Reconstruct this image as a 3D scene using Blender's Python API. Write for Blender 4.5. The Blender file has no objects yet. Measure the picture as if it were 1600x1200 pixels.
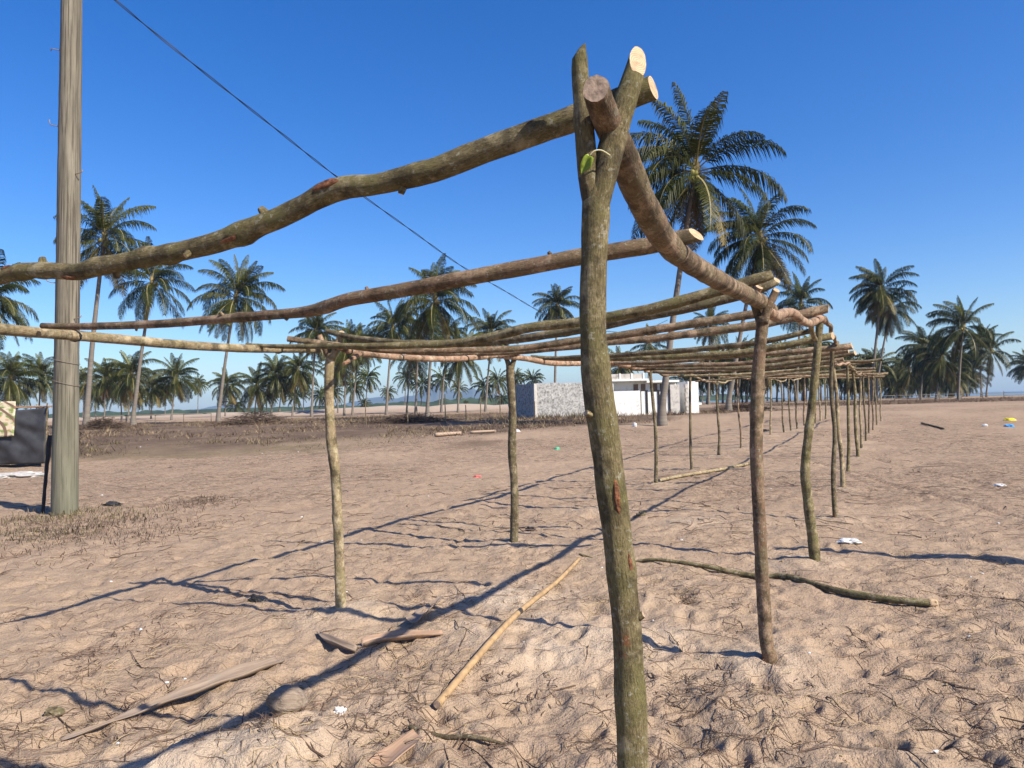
import bpy, bmesh, math, random
import numpy as np
from mathutils import Vector, Matrix, noise as mnoise
random.seed(7); rng = np.random.default_rng(7)
scene = bpy.context.scene
C = scene.collection
R = math.radians

# ------------------------------------------------------------------ camera
FPX = 1150.0                      # focal length in photo pixels (photo 1600 wide)
CAM_H = 1.6
PITCH = math.atan(32.0 / FPX)
ROLL = R(-1.57)
cam = bpy.data.objects.new('camera', bpy.data.cameras.new('camera'))
C.objects.link(cam)
CM = Matrix.Rotation(math.pi/2 + PITCH, 4, 'X') @ Matrix.Rotation(ROLL, 4, 'Z')
CM.translation = (0, 0, CAM_H)
cam.matrix_world = CM
cam.data.sensor_width = 36.0
cam.data.lens = FPX / 1600 * 36.0
cam.data.clip_start = 0.05
cam.data.clip_end = 40000
scene.camera = cam
scene.render.resolution_x = 1024; scene.render.resolution_y = 768

# ------------------------------------------------------------------ sky, sun, exposure
SUN_EL = R(40.5)
SUN_DIR = Vector((0.80, -0.60, 0)).normalized()          # horizontal direction towards the sun
world = bpy.data.worlds.new('World'); scene.world = world; world.use_nodes = True
nt = world.node_tree; nt.nodes.clear()
sky = nt.nodes.new('ShaderNodeTexSky'); sky.sky_type = 'NISHITA'; sky.sun_disc = False
sky.sun_elevation = SUN_EL
sky.sun_rotation = math.atan2(SUN_DIR.x, SUN_DIR.y)
sky.altitude = 0; sky.air_density = 1.0; sky.dust_density = 0.8; sky.ozone_density = 4.5
bg = nt.nodes.new('ShaderNodeBackground'); bg.inputs[1].default_value = 0.105
wo = nt.nodes.new('ShaderNodeOutputWorld')
hsv = nt.nodes.new('ShaderNodeHueSaturation'); hsv.inputs['Saturation'].default_value = 1.34; hsv.inputs['Hue'].default_value = 0.513; hsv.inputs['Value'].default_value = 1.0
nt.links.new(sky.outputs[0], hsv.inputs['Color']); nt.links.new(hsv.outputs[0], bg.inputs[0]); nt.links.new(bg.outputs[0], wo.inputs[0])
sl = bpy.data.lights.new('sun', 'SUN'); sl.energy = 5.0; sl.angle = R(0.53); sl.color = (1.0, 0.91, 0.77)
sun = bpy.data.objects.new('sun', sl); C.objects.link(sun)
ldir = Vector((-SUN_DIR.x*math.cos(SUN_EL), -SUN_DIR.y*math.cos(SUN_EL), -math.sin(SUN_EL)))
sun.rotation_euler = ldir.to_track_quat('-Z', 'Y').to_euler(); sun.location = (20, -15, 30)
scene.view_settings.view_transform = 'Standard'; scene.view_settings.look = 'None'
scene.view_settings.exposure = 0.78; scene.view_settings.gamma = 1.0
scene.view_settings.use_curve_mapping = False

# ------------------------------------------------------------------ picture -> place helpers
def ray(px, py):
    d = Vector(((px-800)/FPX, -(py-600)/FPX, -1.0))
    return CM.to_3x3() @ d
def P(px, py, d):                       # point at depth d seen at photo pixel (px, py)
    return Vector((0, 0, CAM_H)) + ray(px, py) * d
def sstep(a, b, x):
    t = np.clip((x-a)/(b-a), 0, 1); return t*t*(3-2*t)
DUNES = []                              # (x, y, rx, ry, h) filled below
def terrain(x, y):
    x = np.asarray(x, dtype=float); y = np.asarray(y, dtype=float)
    z = 0.68*sstep(18, 48, y)
    u = x*0.9 + y*0.45
    z = z - 3.2*sstep(150, 200, u)
    for (dx, dy, rx, ry, h) in DUNES:
        z = z + h*np.exp(-((x-dx)/rx)**2-((y-dy)/ry)**2)
    return z
def T(x, y): return float(terrain(x, y))
def G(px, py):                          # ground point seen at photo pixel
    r = ray(px, py); d = 1.0
    step = 0.02
    prev = 0.3
    while d < 400:
        p = Vector((0, 0, CAM_H)) + r*d
        if p.z <= T(p.x, p.y): break
        prev = d; d *= 1.01
    lo, hi = prev, d
    for _ in range(25):
        m = (lo+hi)/2; p = Vector((0, 0, CAM_H)) + r*m
        if p.z <= T(p.x, p.y): hi = m
        else: lo = m
    p = Vector((0, 0, CAM_H)) + r*hi
    return p, hi
for (px, d, rx, h) in ((90, 150, 14, 1.3), (330, 170, 22, 1.5), (480, 150, 12, 1.6), (560, 160, 9, 1.7), (625, 150, 9, 2.0), (720, 140, 10, 2.1),
                       (795, 170, 9, 1.9), (250, 190, 16, 1.6)):
    p = P(px, 640, d); DUNES.append((p.x, p.y, rx, 7.0, h*0.62))

# ------------------------------------------------------------------ numpy noise
_perm = rng.permutation(4096)
_val = rng.random(4096)
def vnoise(x, y, seed=0):
    xi = np.floor(x).astype(np.int64); yi = np.floor(y).astype(np.int64)
    xf = x-xi; yf = y-yi
    u = xf*xf*xf*(xf*(xf*6-15)+10); v = yf*yf*yf*(yf*(yf*6-15)+10)
    def h(a, b): return _val[_perm[(a + seed*131 + _perm[(b+seed*57) & 4095]) & 4095]]
    return (h(xi, yi)*(1-u)+h(xi+1, yi)*u)*(1-v) + (h(xi, yi+1)*(1-u)+h(xi+1, yi+1)*u)*v
def fbm(x, y, o=4, seed=0, gain=.5):
    s = 0; a = 1; n = 0
    for i in range(o):
        s = s + a*vnoise(x*2**i + 17.3*i, y*2**i - 9.1*i, seed+i); n += a; a *= gain
    return s/n

# ------------------------------------------------------------------ materials
def new_mat(name):
    m = bpy.data.materials.new(name); m.use_nodes = True
    t = m.node_tree; b = t.nodes['Principled BSDF']
    return m, t, b
def N(t, typ, **kw):
    n = t.nodes.new(typ)
    for k, v in kw.items(): setattr(n, k, v)
    return n
def ramp(t, src, stops, interp='LINEAR'):
    r = t.nodes.new('ShaderNodeValToRGB'); r.color_ramp.interpolation = interp
    e = r.color_ramp.elements
    while len(e) < len(stops): e.new(0.5)
    for i, (p, c) in enumerate(stops):
        e[i].position = p; e[i].color = (c[0], c[1], c[2], 1) if not isinstance(c, (int, float)) else (c, c, c, 1)
    t.links.new(src, r.inputs[0]); return r.outputs[0]
def mixc(t, fac, a, b, mode='MIX'):
    n = t.nodes.new('ShaderNodeMix'); n.data_type = 'RGBA'; n.blend_type = mode
    if isinstance(fac, (int, float)): n.inputs[0].default_value = fac
    else: t.links.new(fac, n.inputs[0])
    for i, s in ((6, a), (7, b)):
        if isinstance(s, tuple): n.inputs[i].default_value = (s[0], s[1], s[2], 1)
        else: t.links.new(s, n.inputs[i])
    return n.outputs[2]
def noise(t, vec, scale, detail=4, rough=.55, dist=0.0):
    n = t.nodes.new('ShaderNodeTexNoise'); n.inputs['Scale'].default_value = scale
    n.inputs['Detail'].default_value = detail; n.inputs['Roughness'].default_value = rough
    n.inputs['Distortion'].default_value = dist
    if vec is not None: t.links.new(vec, n.inputs['Vector'])
    return n.outputs['Fac']
def mapping(t, vec, scale):
    n = t.nodes.new('ShaderNodeMapping'); n.inputs['Scale'].default_value = scale
    t.links.new(vec, n.inputs['Vector']); return n.outputs[0]
def bump(t, b, src, strength, dist=0.01):
    n = t.nodes.new('ShaderNodeBump'); n.inputs['Strength'].default_value = strength
    n.inputs['Distance'].default_value = dist
    t.links.new(src, n.inputs['Height'])
    if b.inputs['Normal'].is_linked:
        t.links.new(b.inputs['Normal'].links[0].from_socket, n.inputs['Normal'])
    t.links.new(n.outputs[0], b.inputs['Normal'])
def math_(t, op, a, b=None):
    n = t.nodes.new('ShaderNodeMath'); n.operation = op
    for i, s in ((0, a), (1, b)):
        if s is None: continue
        if isinstance(s, (int, float)): n.inputs[i].default_value = s
        else: t.links.new(s, n.inputs[i])
    return n.outputs[0]
def rand_off(t, vec):                    # shift a texture per object
    oi = t.nodes.new('ShaderNodeObjectInfo')
    n = t.nodes.new('ShaderNodeVectorMath'); n.operation = 'MULTIPLY_ADD'
    cb = t.nodes.new('ShaderNodeCombineXYZ')
    for i in range(3): t.links.new(oi.outputs['Random'], cb.inputs[i])
    t.links.new(cb.outputs[0], n.inputs[0]); n.inputs[1].default_value = (37., 91., 53.)
    t.links.new(vec, n.inputs[2]); return n.outputs[0]

def bark_mat(name, c0, c1, c2, scar=(.23, .095, .038), scar_amt=.60, moss=None, bumps=.5):
    m, t, b = new_mat(name)
    tc = N(t, 'ShaderNodeTexCoord'); uv = rand_off(t, tc.outputs['UV'])
    ob = rand_off(t, tc.outputs['Object'])
    fine = noise(t, mapping(t, uv, (130, 42, 1)), 1.0, 6, .72)
    crk = noise(t, mapping(t, uv, (210, 48, 1)), 1.0, 4, .7)
    big = noise(t, ob, 7.0, 4, .6)
    spots = noise(t, ob, 55.0, 4, .65)
    col = ramp(t, fine, [(.30, c0), (.52, c1), (.72, c2)])
    if moss: col = mixc(t, ramp(t, big, [(.45, 0), (.62, .75)]), col, moss)
    lt = tuple(min(.6, x*1.35+.03) for x in c2)
    col = mixc(t, ramp(t, noise(t, ob, 10.0, 5, .7), [(.52, 0), (.62, .6)]), col, lt)
    col = mixc(t, ramp(t, noise(t, ob, 4.0, 5, .7), [(scar_amt, 0), (scar_amt+.05, .85)]), col, scar)
    col = mixc(t, ramp(t, spots, [(.58, 0), (.65, .75)]), col, (.36, .34, .25))
    col = mixc(t, ramp(t, crk, [(.30, .85), (.42, 0)]), col, (.028, .020, .010))
    col = mixc(t, ramp(t, noise(t, ob, 11, 5, .7), [(.38, .75), (.52, 0)]), col, (.050, .038, .020))
    t.links.new(col, b.inputs['Base Color']); b.inputs['Roughness'].default_value = .85
    b.inputs['Specular IOR Level'].default_value = .25
    bump(t, b, fine, bumps*1.4, .010); bump(t, b, crk, .9, .008); bump(t, b, spots, .5, .006)
    return m
M = {}
M['bark_green'] = bark_mat('bark_green', (.075, .060, .028), (.195, .155, .075), (.300, .250, .140), moss=(.165, .150, .055), scar_amt=.67)
M['bark_brown'] = bark_mat('bark_brown', (.090, .056, .034), (.225, .147, .090), (.335, .235, .148), moss=(.180, .148, .080), scar_amt=.64)
M['bark_tan'] = bark_mat('bark_tan', (.16, .115, .06), (.32, .245, .14), (.44, .35, .22), moss=(.24, .20, .10), scar_amt=.68)
M['bark_dark'] = bark_mat('bark_dark', (.06, .045, .026), (.155, .118, .068), (.25, .195, .115), moss=(.13, .115, .056), scar_amt=.66)
M['bark_pink'] = bark_mat('bark_pink', (.20, .11, .065), (.38, .235, .15), (.50, .34, .23), scar_amt=.62)

def simple(name, c, rough=.8, spec=.3, var=.25, scale=20, bmp=.3):
    m, t, b = new_mat(name)
    tc = N(t, 'ShaderNodeTexCoord'); ob = rand_off(t, tc.outputs['Object'])
    f = noise(t, ob, scale, 5, .6)
    d = tuple(max(0, x*(1-var)) for x in c); e = tuple(min(1, x*(1+var)) for x in c)
    t.links.new(ramp(t, f, [(.3, d), (.7, e)]), b.inputs['Base Color'])
    b.inputs['Roughness'].default_value = rough; b.inputs['Specular IOR Level'].default_value = spec
    if bmp: bump(t, b, f, bmp, .01)
    return m
def cut_mat():
    m, t, b = new_mat('cut_wood')
    tc = N(t, 'ShaderNodeTexCoord')
    w = N(t, 'ShaderNodeTexWave'); w.wave_type = 'RINGS'; w.rings_direction = 'SPHERICAL'
    w.inputs['Scale'].default_value = 55; w.inputs['Distortion'].default_value = 3; w.inputs['Detail'].default_value = 3
    t.links.new(tc.outputs['Object'], w.inputs['Vector'])
    col = ramp(t, w.outputs['Fac'], [(0, (.34, .23, .125)), (1, (.52, .39, .245))])
    col = mixc(t, ramp(t, noise(t, tc.outputs['Object'], 45, 4), [(.45, 0), (.65, .75)]), col, (.24, .15, .08))
    t.links.new(col, b.inputs['Base Color']); b.inputs['Roughness'].default_value = .8
    return m
M['cut'] = cut_mat()
M['cut_old'] = simple('cut_weathered', (.34, .25, .18), var=.45, scale=60)
M['scar'] = simple('bark_scar', (.15, .062, .028), var=.75, scale=60, bmp=.9)
M['leaf'] = simple('green_leaf', (.20, .26, .02), rough=.5, var=.35, scale=30)
M['petiole'] = simple('petiole', (.45, .42, .25))
M['black'] = simple('black_stain', (.02, .02, .022), rough=.6)
M['wire'] = simple('black_cable', (.015, .015, .016), rough=.5, bmp=0)
M['metal'] = simple('rusty_metal', (.20, .16, .13), rough=.6)
M['twig'] = simple('dry_twig', (.095, .060, .040), var=.6, scale=3)
M['straw'] = simple('dry_straw', (.30, .225, .125), var=.4, scale=3)
M['scrub'] = simple('dry_scrub', (.105, .072, .050), var=.65, scale=.8, bmp=0)
M['grass'] = simple('dull_grass', (.115, .095, .048), var=.5, scale=.6, bmp=0)
def husk_mat():
    m, t, b = new_mat('coconut_husk'); tc = N(t, 'ShaderNodeTexCoord')
    f = noise(t, mapping(t, tc.outputs['Object'], (7, 85, 85)), 1, 5, .65)
    t.links.new(ramp(t, f, [(.3, (.10, .072, .052)), (.5, (.20, .152, .112)), (.72, (.30, .24, .18))]), b.inputs['Base Color'])
    b.inputs['Roughness'].default_value = .9; bump(t, b, f, .8, .008); return m
M['husk'] = husk_mat()
M['white_litter'] = simple('white_plastic', (.55, .55, .54), rough=.45, var=.08)
M['yellow_litter'] = simple('yellow_plastic', (.75, .62, .04), rough=.45, var=.1)
M['blue_litter'] = simple('blue_plastic', (.05, .32, .70), rough=.45, var=.1)
M['red_litter'] = simple('pink_plastic', (.60, .12, .12), rough=.45, var=.1)
M['green_litter'] = simple('green_plastic', (.07, .38, .22), rough=.45, var=.1)
M['heart'] = simple('palm_heart', (.22, .17, .07), var=.5, scale=8)
M['coconut'] = simple('green_coconut', (.24, .22, .06), rough=.5, var=.4, scale=3, bmp=0)
M['wood_far'] = simple('weathered_rail', (.17, .14, .11), var=.3)
M['treeline'] = simple('far_woodland', (.035, .055, .022), var=.5, scale=.06, bmp=0)
M['mount'] = simple('mountain', (.07, .08, .055), var=.3, scale=.004, bmp=0)

def fibre_mat(name, c0, c1):            # dried palm sheath: long fibres along v
    m, t, b = new_mat(name)
    tc = N(t, 'ShaderNodeTexCoord')
    f = noise(t, mapping(t, tc.outputs['UV'], (70, 3, 1)), 1, 5, .6)
    g = noise(t, tc.outputs['Object'], 9, 3)
    col = ramp(t, f, [(.3, c0), (.7, c1)])
    col = mixc(t, ramp(t, g, [(.45, 0), (.7, .6)]), col, (.20, .16, .13))
    t.links.new(col, b.inputs['Base Color']); b.inputs['Roughness'].default_value = .7
    bump(t, b, f, .5, .004); return m
M['spathe'] = fibre_mat('dry_palm_sheath', (.14, .10, .072), (.29, .22, .16))
M['spathe_pink'] = fibre_mat('pinkish_palm_sheath', (.22, .13, .08), (.40, .265, .17))

def pole_mat():
    m, t, b = new_mat('weathered_pole')
    tc = N(t, 'ShaderNodeTexCoord')
    g = noise(t, mapping(t, tc.outputs['UV'], (26, .9, 1)), 1, 6, .6)
    h = noise(t, mapping(t, tc.outputs['UV'], (120, .7, 1)), 1, 5, .65)
    col = ramp(t, g, [(.28, (.075, .064, .046)), (.5, (.158, .139, .103)), (.75, (.255, .228, .175))])
    col = mixc(t, ramp(t, h, [(.42, 1.), (.50, 0)]), col, (.062, .050, .036))
    z = N(t, 'ShaderNodeSeparateXYZ'); t.links.new(tc.outputs['Object'], z.inputs[0])
    gf = math_(t, 'MULTIPLY', ramp(t, z.outputs[2], [(0, 1.0), (1, .0)]), 1.0)
    mr = N(t, 'ShaderNodeMapRange'); mr.inputs['From Max'].default_value = 3.2; t.links.new(z.outputs[2], mr.inputs[0])
    grn = ramp(t, mr.outputs[0], [(0, .75), (1, .05)])
    gm = math_(t, 'MULTIPLY', grn, ramp(t, noise(t, tc.outputs['Object'], 3.0, 4), [(.3, .5), (.6, 1)]))
    col = mixc(t, gm, col, (.135, .145, .095))
    t.links.new(col, b.inputs['Base Color']); b.inputs['Roughness'].default_value = .85
    bump(t, b, h, .6, .006); bump(t, b, g, .5, .01); return m
M['pole'] = pole_mat()

def frond_mat(name, ca, cb, trans=.14):
    m, t, b = new_mat(name)
    oi = N(t, 'ShaderNodeObjectInfo')
    tc = N(t, 'ShaderNodeTexCoord')
    f = noise(t, tc.outputs['Object'], 2.2, 3)
    mx = math_(t, 'ADD', math_(t, 'MULTIPLY', oi.outputs['Random'], .6), math_(t, 'MULTIPLY', f, .4))
    col = ramp(t, mx, [(.15, ca), (.8, cb)])
    t.links.new(col, b.inputs['Base Color']); b.inputs['Roughness'].default_value = .5
    b.inputs['Specular IOR Level'].default_value = .2
    tr = N(t, 'ShaderNodeBsdfTranslucent'); t.links.new(col, tr.inputs[0])
    ms = N(t, 'ShaderNodeMixShader'); ms.inputs[0].default_value = trans
    t.links.new(b.outputs[0], ms.inputs[1]); t.links.new(tr.outputs[0], ms.inputs[2])
    t.links.new(ms.outputs[0], t.nodes['Material Output'].inputs[0]); return m
M['rachis'] = simple('frond_rachis', (.22, .185, .08), rough=.5, var=.25, scale=2, bmp=0)
M['fr_young'] = frond_mat('frond_young', (.050, .064, .009), (.115, .118, .018))
M['fr_mid'] = frond_mat('frond_green', (.018, .027, .0045), (.054, .059, .010))
M['fr_old'] = frond_mat('frond_old', (.038, .039, .008), (.135, .100, .022))
M['fr_dead'] = frond_mat('frond_dead', (.09, .055, .025), (.18, .115, .05), .1)
def trunk_mat():
    m, t, b = new_mat('palm_trunk')
    tc = N(t, 'ShaderNodeTexCoord'); uv = rand_off(t, tc.outputs['UV'])
    w = noise(t, mapping(t, uv, (3, 9, 1)), 1, 4, .6)
    g = noise(t, rand_off(t, tc.outputs['Object']), 1.3, 4)
    col = ramp(t, w, [(.3, (.115, .098, .080)), (.6, (.18, .158, .13)), (.8, (.24, .215, .18))])
    col = mixc(t, ramp(t, g, [(.4, 0), (.7, .6)]), col, (.17, .14, .11))
    t.links.new(col, b.inputs['Base Color']); b.inputs['Roughness'].default_value = .9
    bump(t, b, w, .45, .02); return m
M['trunk'] = trunk_mat()

def sand_mat():
    m, t, b = new_mat('trampled_sand')
    tc = N(t, 'ShaderNodeTexCoord'); ob = tc.outputs['Object']
    n1 = noise(t, ob, .55, 5, .6); n2 = noise(t, ob, 5.0, 5, .65); n3 = noise(t, ob, 60, 4, .7); n4 = noise(t, ob, 420, 2, .6)
    col = ramp(t, n2, [(.30, (.310, .225, .153)), (.52, (.376, .277, .191)), (.75, (.425, .319, .225))])
    col = mixc(t, ramp(t, n1, [(.42, 0), (.66, .45)]), col, (.350, .248, .172))
    pa = N(t, 'ShaderNodeAttribute', attribute_name='pale')
    pm = math_(t, 'MULTIPLY', pa.outputs['Fac'], ramp(t, n2, [(.30, .35), (.6, 1)]))
    col = mixc(t, pm, col, (.49, .39, .29))
    # fine litter flecks: bits of root, bark and leaf
    li = N(t, 'ShaderNodeAttribute', attribute_name='litter')
    st = noise(t, mapping(t, ob, (1, 2.3, 1)), 16, 6, .75, 1.5)
    lm = math_(t, 'MULTIPLY', ramp(t, st, [(.57, 0), (.65, .75)]), li.outputs['Fac'])
    col = mixc(t, lm, col, (.115, .070, .045))
    st3 = noise(t, mapping(t, ob, (1, 1.6, 1)), 5.0, 7, .78, 1.2)
    far = N(t, 'ShaderNodeAttribute', attribute_name='faraway')
    st4 = noise(t, mapping(t, ob, (1, 1.5, 1)), 15.0, 6, .75, 1.0)
    lm4 = math_(t, 'MULTIPLY', ramp(t, st4, [(.50, 0), (.58, .75)]), far.outputs['Fac'])
    col = mixc(t, lm4, col, (.150, .100, .068))
    lm5 = math_(t, 'MULTIPLY', ramp(t, noise(t, ob, 1.1, 6, .7), [(.50, 0), (.68, .6)]), far.outputs['Fac'])
    col = mixc(t, lm5, col, (.225, .155, .108))
    lm3 = math_(t, 'MULTIPLY', ramp(t, st3, [(.50, 0), (.60, .85)]), far.outputs['Fac'])
    col = mixc(t, lm3, col, (.100, .066, .045))
    st2 = noise(t, ob, 95, 3, .7)
    lm2 = math_(t, 'MULTIPLY', ramp(t, st2, [(.64, 0), (.70, .8)]), li.outputs['Fac'])
    col = mixc(t, lm2, col, (.10, .066, .046))
    gr = ramp(t, n4, [(.25, (.75, .75, .75)), (.75, (1.2, 1.2, 1.2))])
    col = mixc(t, 1.0, col, gr, 'MULTIPLY')
    sc = N(t, 'ShaderNodeAttribute', attribute_name='scrub')
    sm = math_(t, 'MULTIPLY', sc.outputs['Fac'], ramp(t, noise(t, ob, .8, 5, .7), [(.28, .45), (.5, 1)]))
    col = mixc(t, sm, col, (.115, .080, .056))
    ga = N(t, 'ShaderNodeAttribute', attribute_name='grassy')
    col = mixc(t, math_(t, 'MULTIPLY', ga.outputs['Fac'], ramp(t, n1, [(.3, .15), (.6, .55)])), col, (.13, .105, .055))
    du = N(t, 'ShaderNodeAttribute', attribute_name='dune')
    col = mixc(t, du.outputs['Fac'], col, (.40, .32, .25))
    t.links.new(col, b.inputs['Base Color']); b.inputs['Roughness'].default_value = .95
    b.inputs['Specular IOR Level'].default_value = .12
    bump(t, b, noise(t, ob, 6.5, 4, .7), .55, .07); bump(t, b, n3, .75, .02); bump(t, b, noise(t, ob, 22, 4, .7), .6, .03); bump(t, b, n4, .3, .004)
    return m
M['sand'] = sand_mat()
def water_mat():
    m, t, b = new_mat('sea_water'); b.inputs['Base Color'].default_value = (.13, .19, .22, 1)
    b.inputs['Roughness'].default_value = .45
    tc = N(t, 'ShaderNodeTexCoord'); bump(t, b, noise(t, tc.outputs['Object'], .35, 5, .6), .6, .4); return m
M['sea'] = water_mat()
def plaster(name, c, dirt, amt, scale=3.0, b_=.4):
    m, t, b = new_mat(name)
    tc = N(t, 'ShaderNodeTexCoord'); ob = tc.outputs['Object']
    a = noise(t, ob, scale, 6, .7); f = noise(t, ob, scale*7, 4, .6)
    col = mixc(t, ramp(t, a, [(amt, 0), (amt+.2, .9)]), c, dirt)
    t.links.new(col, b.inputs['Base Color']); b.inputs['Roughness'].default_value = .9
    bump(t, b, f, b_, .05); return m
M['white_wall'] = plaster('whitewash', (.70, .69, .66), (.34, .31, .28), .56)
M['rough_wall'] = plaster('rough_grey_plaster', (.46, .45, .43), (.13, .125, .12), .44, 7.5, 1.0)
M['parapet'] = plaster('stained_concrete', (.50, .47, .43), (.20, .19, .17), .48)
M['shade_and_post'] = simple('doorway_shade_dark_post', (.025, .022, .02), bmp=0)  # near-black: painted shade of the doorway, also the dark gate posts
M['shutter'] = simple('brown_shutter', (.16, .11, .085))
def tarp_mat():
    m, t, b = new_mat('black_tarp'); tc = N(t, 'ShaderNodeTexCoord')
    f = noise(t, tc.outputs['Object'], 3, 5)
    t.links.new(ramp(t, f, [(.3, (.018, .019, .022)), (.7, (.045, .046, .052))]), b.inputs['Base Color'])
    b.inputs['Roughness'].default_value = .6; bump(t, b, f, .4, .03); return m
M['tarp'] = tarp_mat()
def cloth_mat():
    m, t, b = new_mat('printed_cloth'); tc = N(t, 'ShaderNodeTexCoord'); uv = tc.outputs['UV']
    v = N(t, 'ShaderNodeTexVoronoi'); v.inputs['Scale'].default_value = 9; t.links.new(uv, v.inputs['Vector'])
    w = N(t, 'ShaderNodeTexWave'); w.wave_type = 'RINGS'; w.rings_direction = 'SPHERICAL'; w.inputs['Scale'].default_value = 1.6
    w.inputs['Distortion'].default_value = 2.5; t.links.new(uv, w.inputs['Vector'])
    col = ramp(t, v.outputs['Distance'], [(.10, (.20, .05, .02)), (.22, (.50, .28, .13)), (.42, (.56, .48, .35))])
    g = ramp(t, noise(t, uv, 5, 3), [(.47, 0), (.56, 1)])
    col = mixc(t, g, col, (.16, .22, .06))
    col = mixc(t, ramp(t, w.outputs['Fac'], [(.80, 0), (.86, 1)]), col, (.16, .10, .07))
    t.links.new(col, b.inputs['Base Color']); b.inputs['Roughness'].default_value = .9; return m
M['cloth'] = cloth_mat()

# ------------------------------------------------------------------ mesh helpers
def link(o, parent=None):
    C.objects.link(o)
    if parent is not None: o.parent = parent
    return o
def mesh_obj(name, verts, faces, mat, parent=None, uvs=None, smooth=True, origin=None):
    me = bpy.data.meshes.new(name)
    if origin is not None:
        verts = [(v[0]-origin[0], v[1]-origin[1], v[2]-origin[2]) for v in verts]
    me.from_pydata([tuple(v) for v in verts], [], faces)
    if uvs is not None:
        ul = me.uv_layers.new(name='UVMap')
        lv = np.empty(len(me.loops), dtype=np.int32); me.loops.foreach_get('vertex_index', lv)
        ul.data.foreach_set('uv', np.asarray(uvs, dtype=np.float32)[lv].ravel())
    if smooth: me.polygons.foreach_set('use_smooth', [True]*len(me.polygons))
    me.materials.append(M[mat] if isinstance(mat, str) else mat)
    me.update()
    o = bpy.data.objects.new(name, me)
    if origin is not None:
        o.location = origin
    return link(o, parent)
def tag(o, label, cat, group=None):
    o['label'] = label; o['category'] = cat
    if group: o['group'] = group
    return o
def adopt(child, parent):               # parent, keeping world place (parents only carry a translation)
    child.parent = parent
    child.location = Vector(child.location) - Vector(parent.location)
    return child
def catmull(pts, step):
    """pts: list of (Vector, radius) -> densely resampled"""
    out = []
    n = len(pts)
    for i in range(n-1):
        p0 = pts[max(i-1, 0)]; p1 = pts[i]; p2 = pts[i+1]; p3 = pts[min(i+2, n-1)]
        L = (p2[0]-p1[0]).length; k = max(1, int(L/step))
        for j in range(k):
            t = j/k; t2 = t*t; t3 = t2*t
            f = lambda a, b, c, d: .5*((2*b)+(c-a)*t+(2*a-5*b+4*c-d)*t2+(3*b-a-3*c+d)*t3)
            out.append((f(p0[0], p1[0], p2[0], p3[0]), f(p0[1], p1[1], p2[1], p3[1])))
    out.append(pts[-1]); return out
def frames(pts):
    tang = []
    for i in range(len(pts)):
        a = pts[max(i-1, 0)][0]; b = pts[min(i+1, len(pts)-1)][0]
        tang.append((b-a).normalized())
    t0 = tang[0]; up = Vector((0, 0, 1)) if abs(t0.z) < .9 else Vector((1, 0, 0))
    n = t0.cross(up).normalized(); fr = []
    for t in tang:
        n = (n - t*n.dot(t)).normalized(); fr.append((t, n, t.cross(n)))
    return fr
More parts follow.
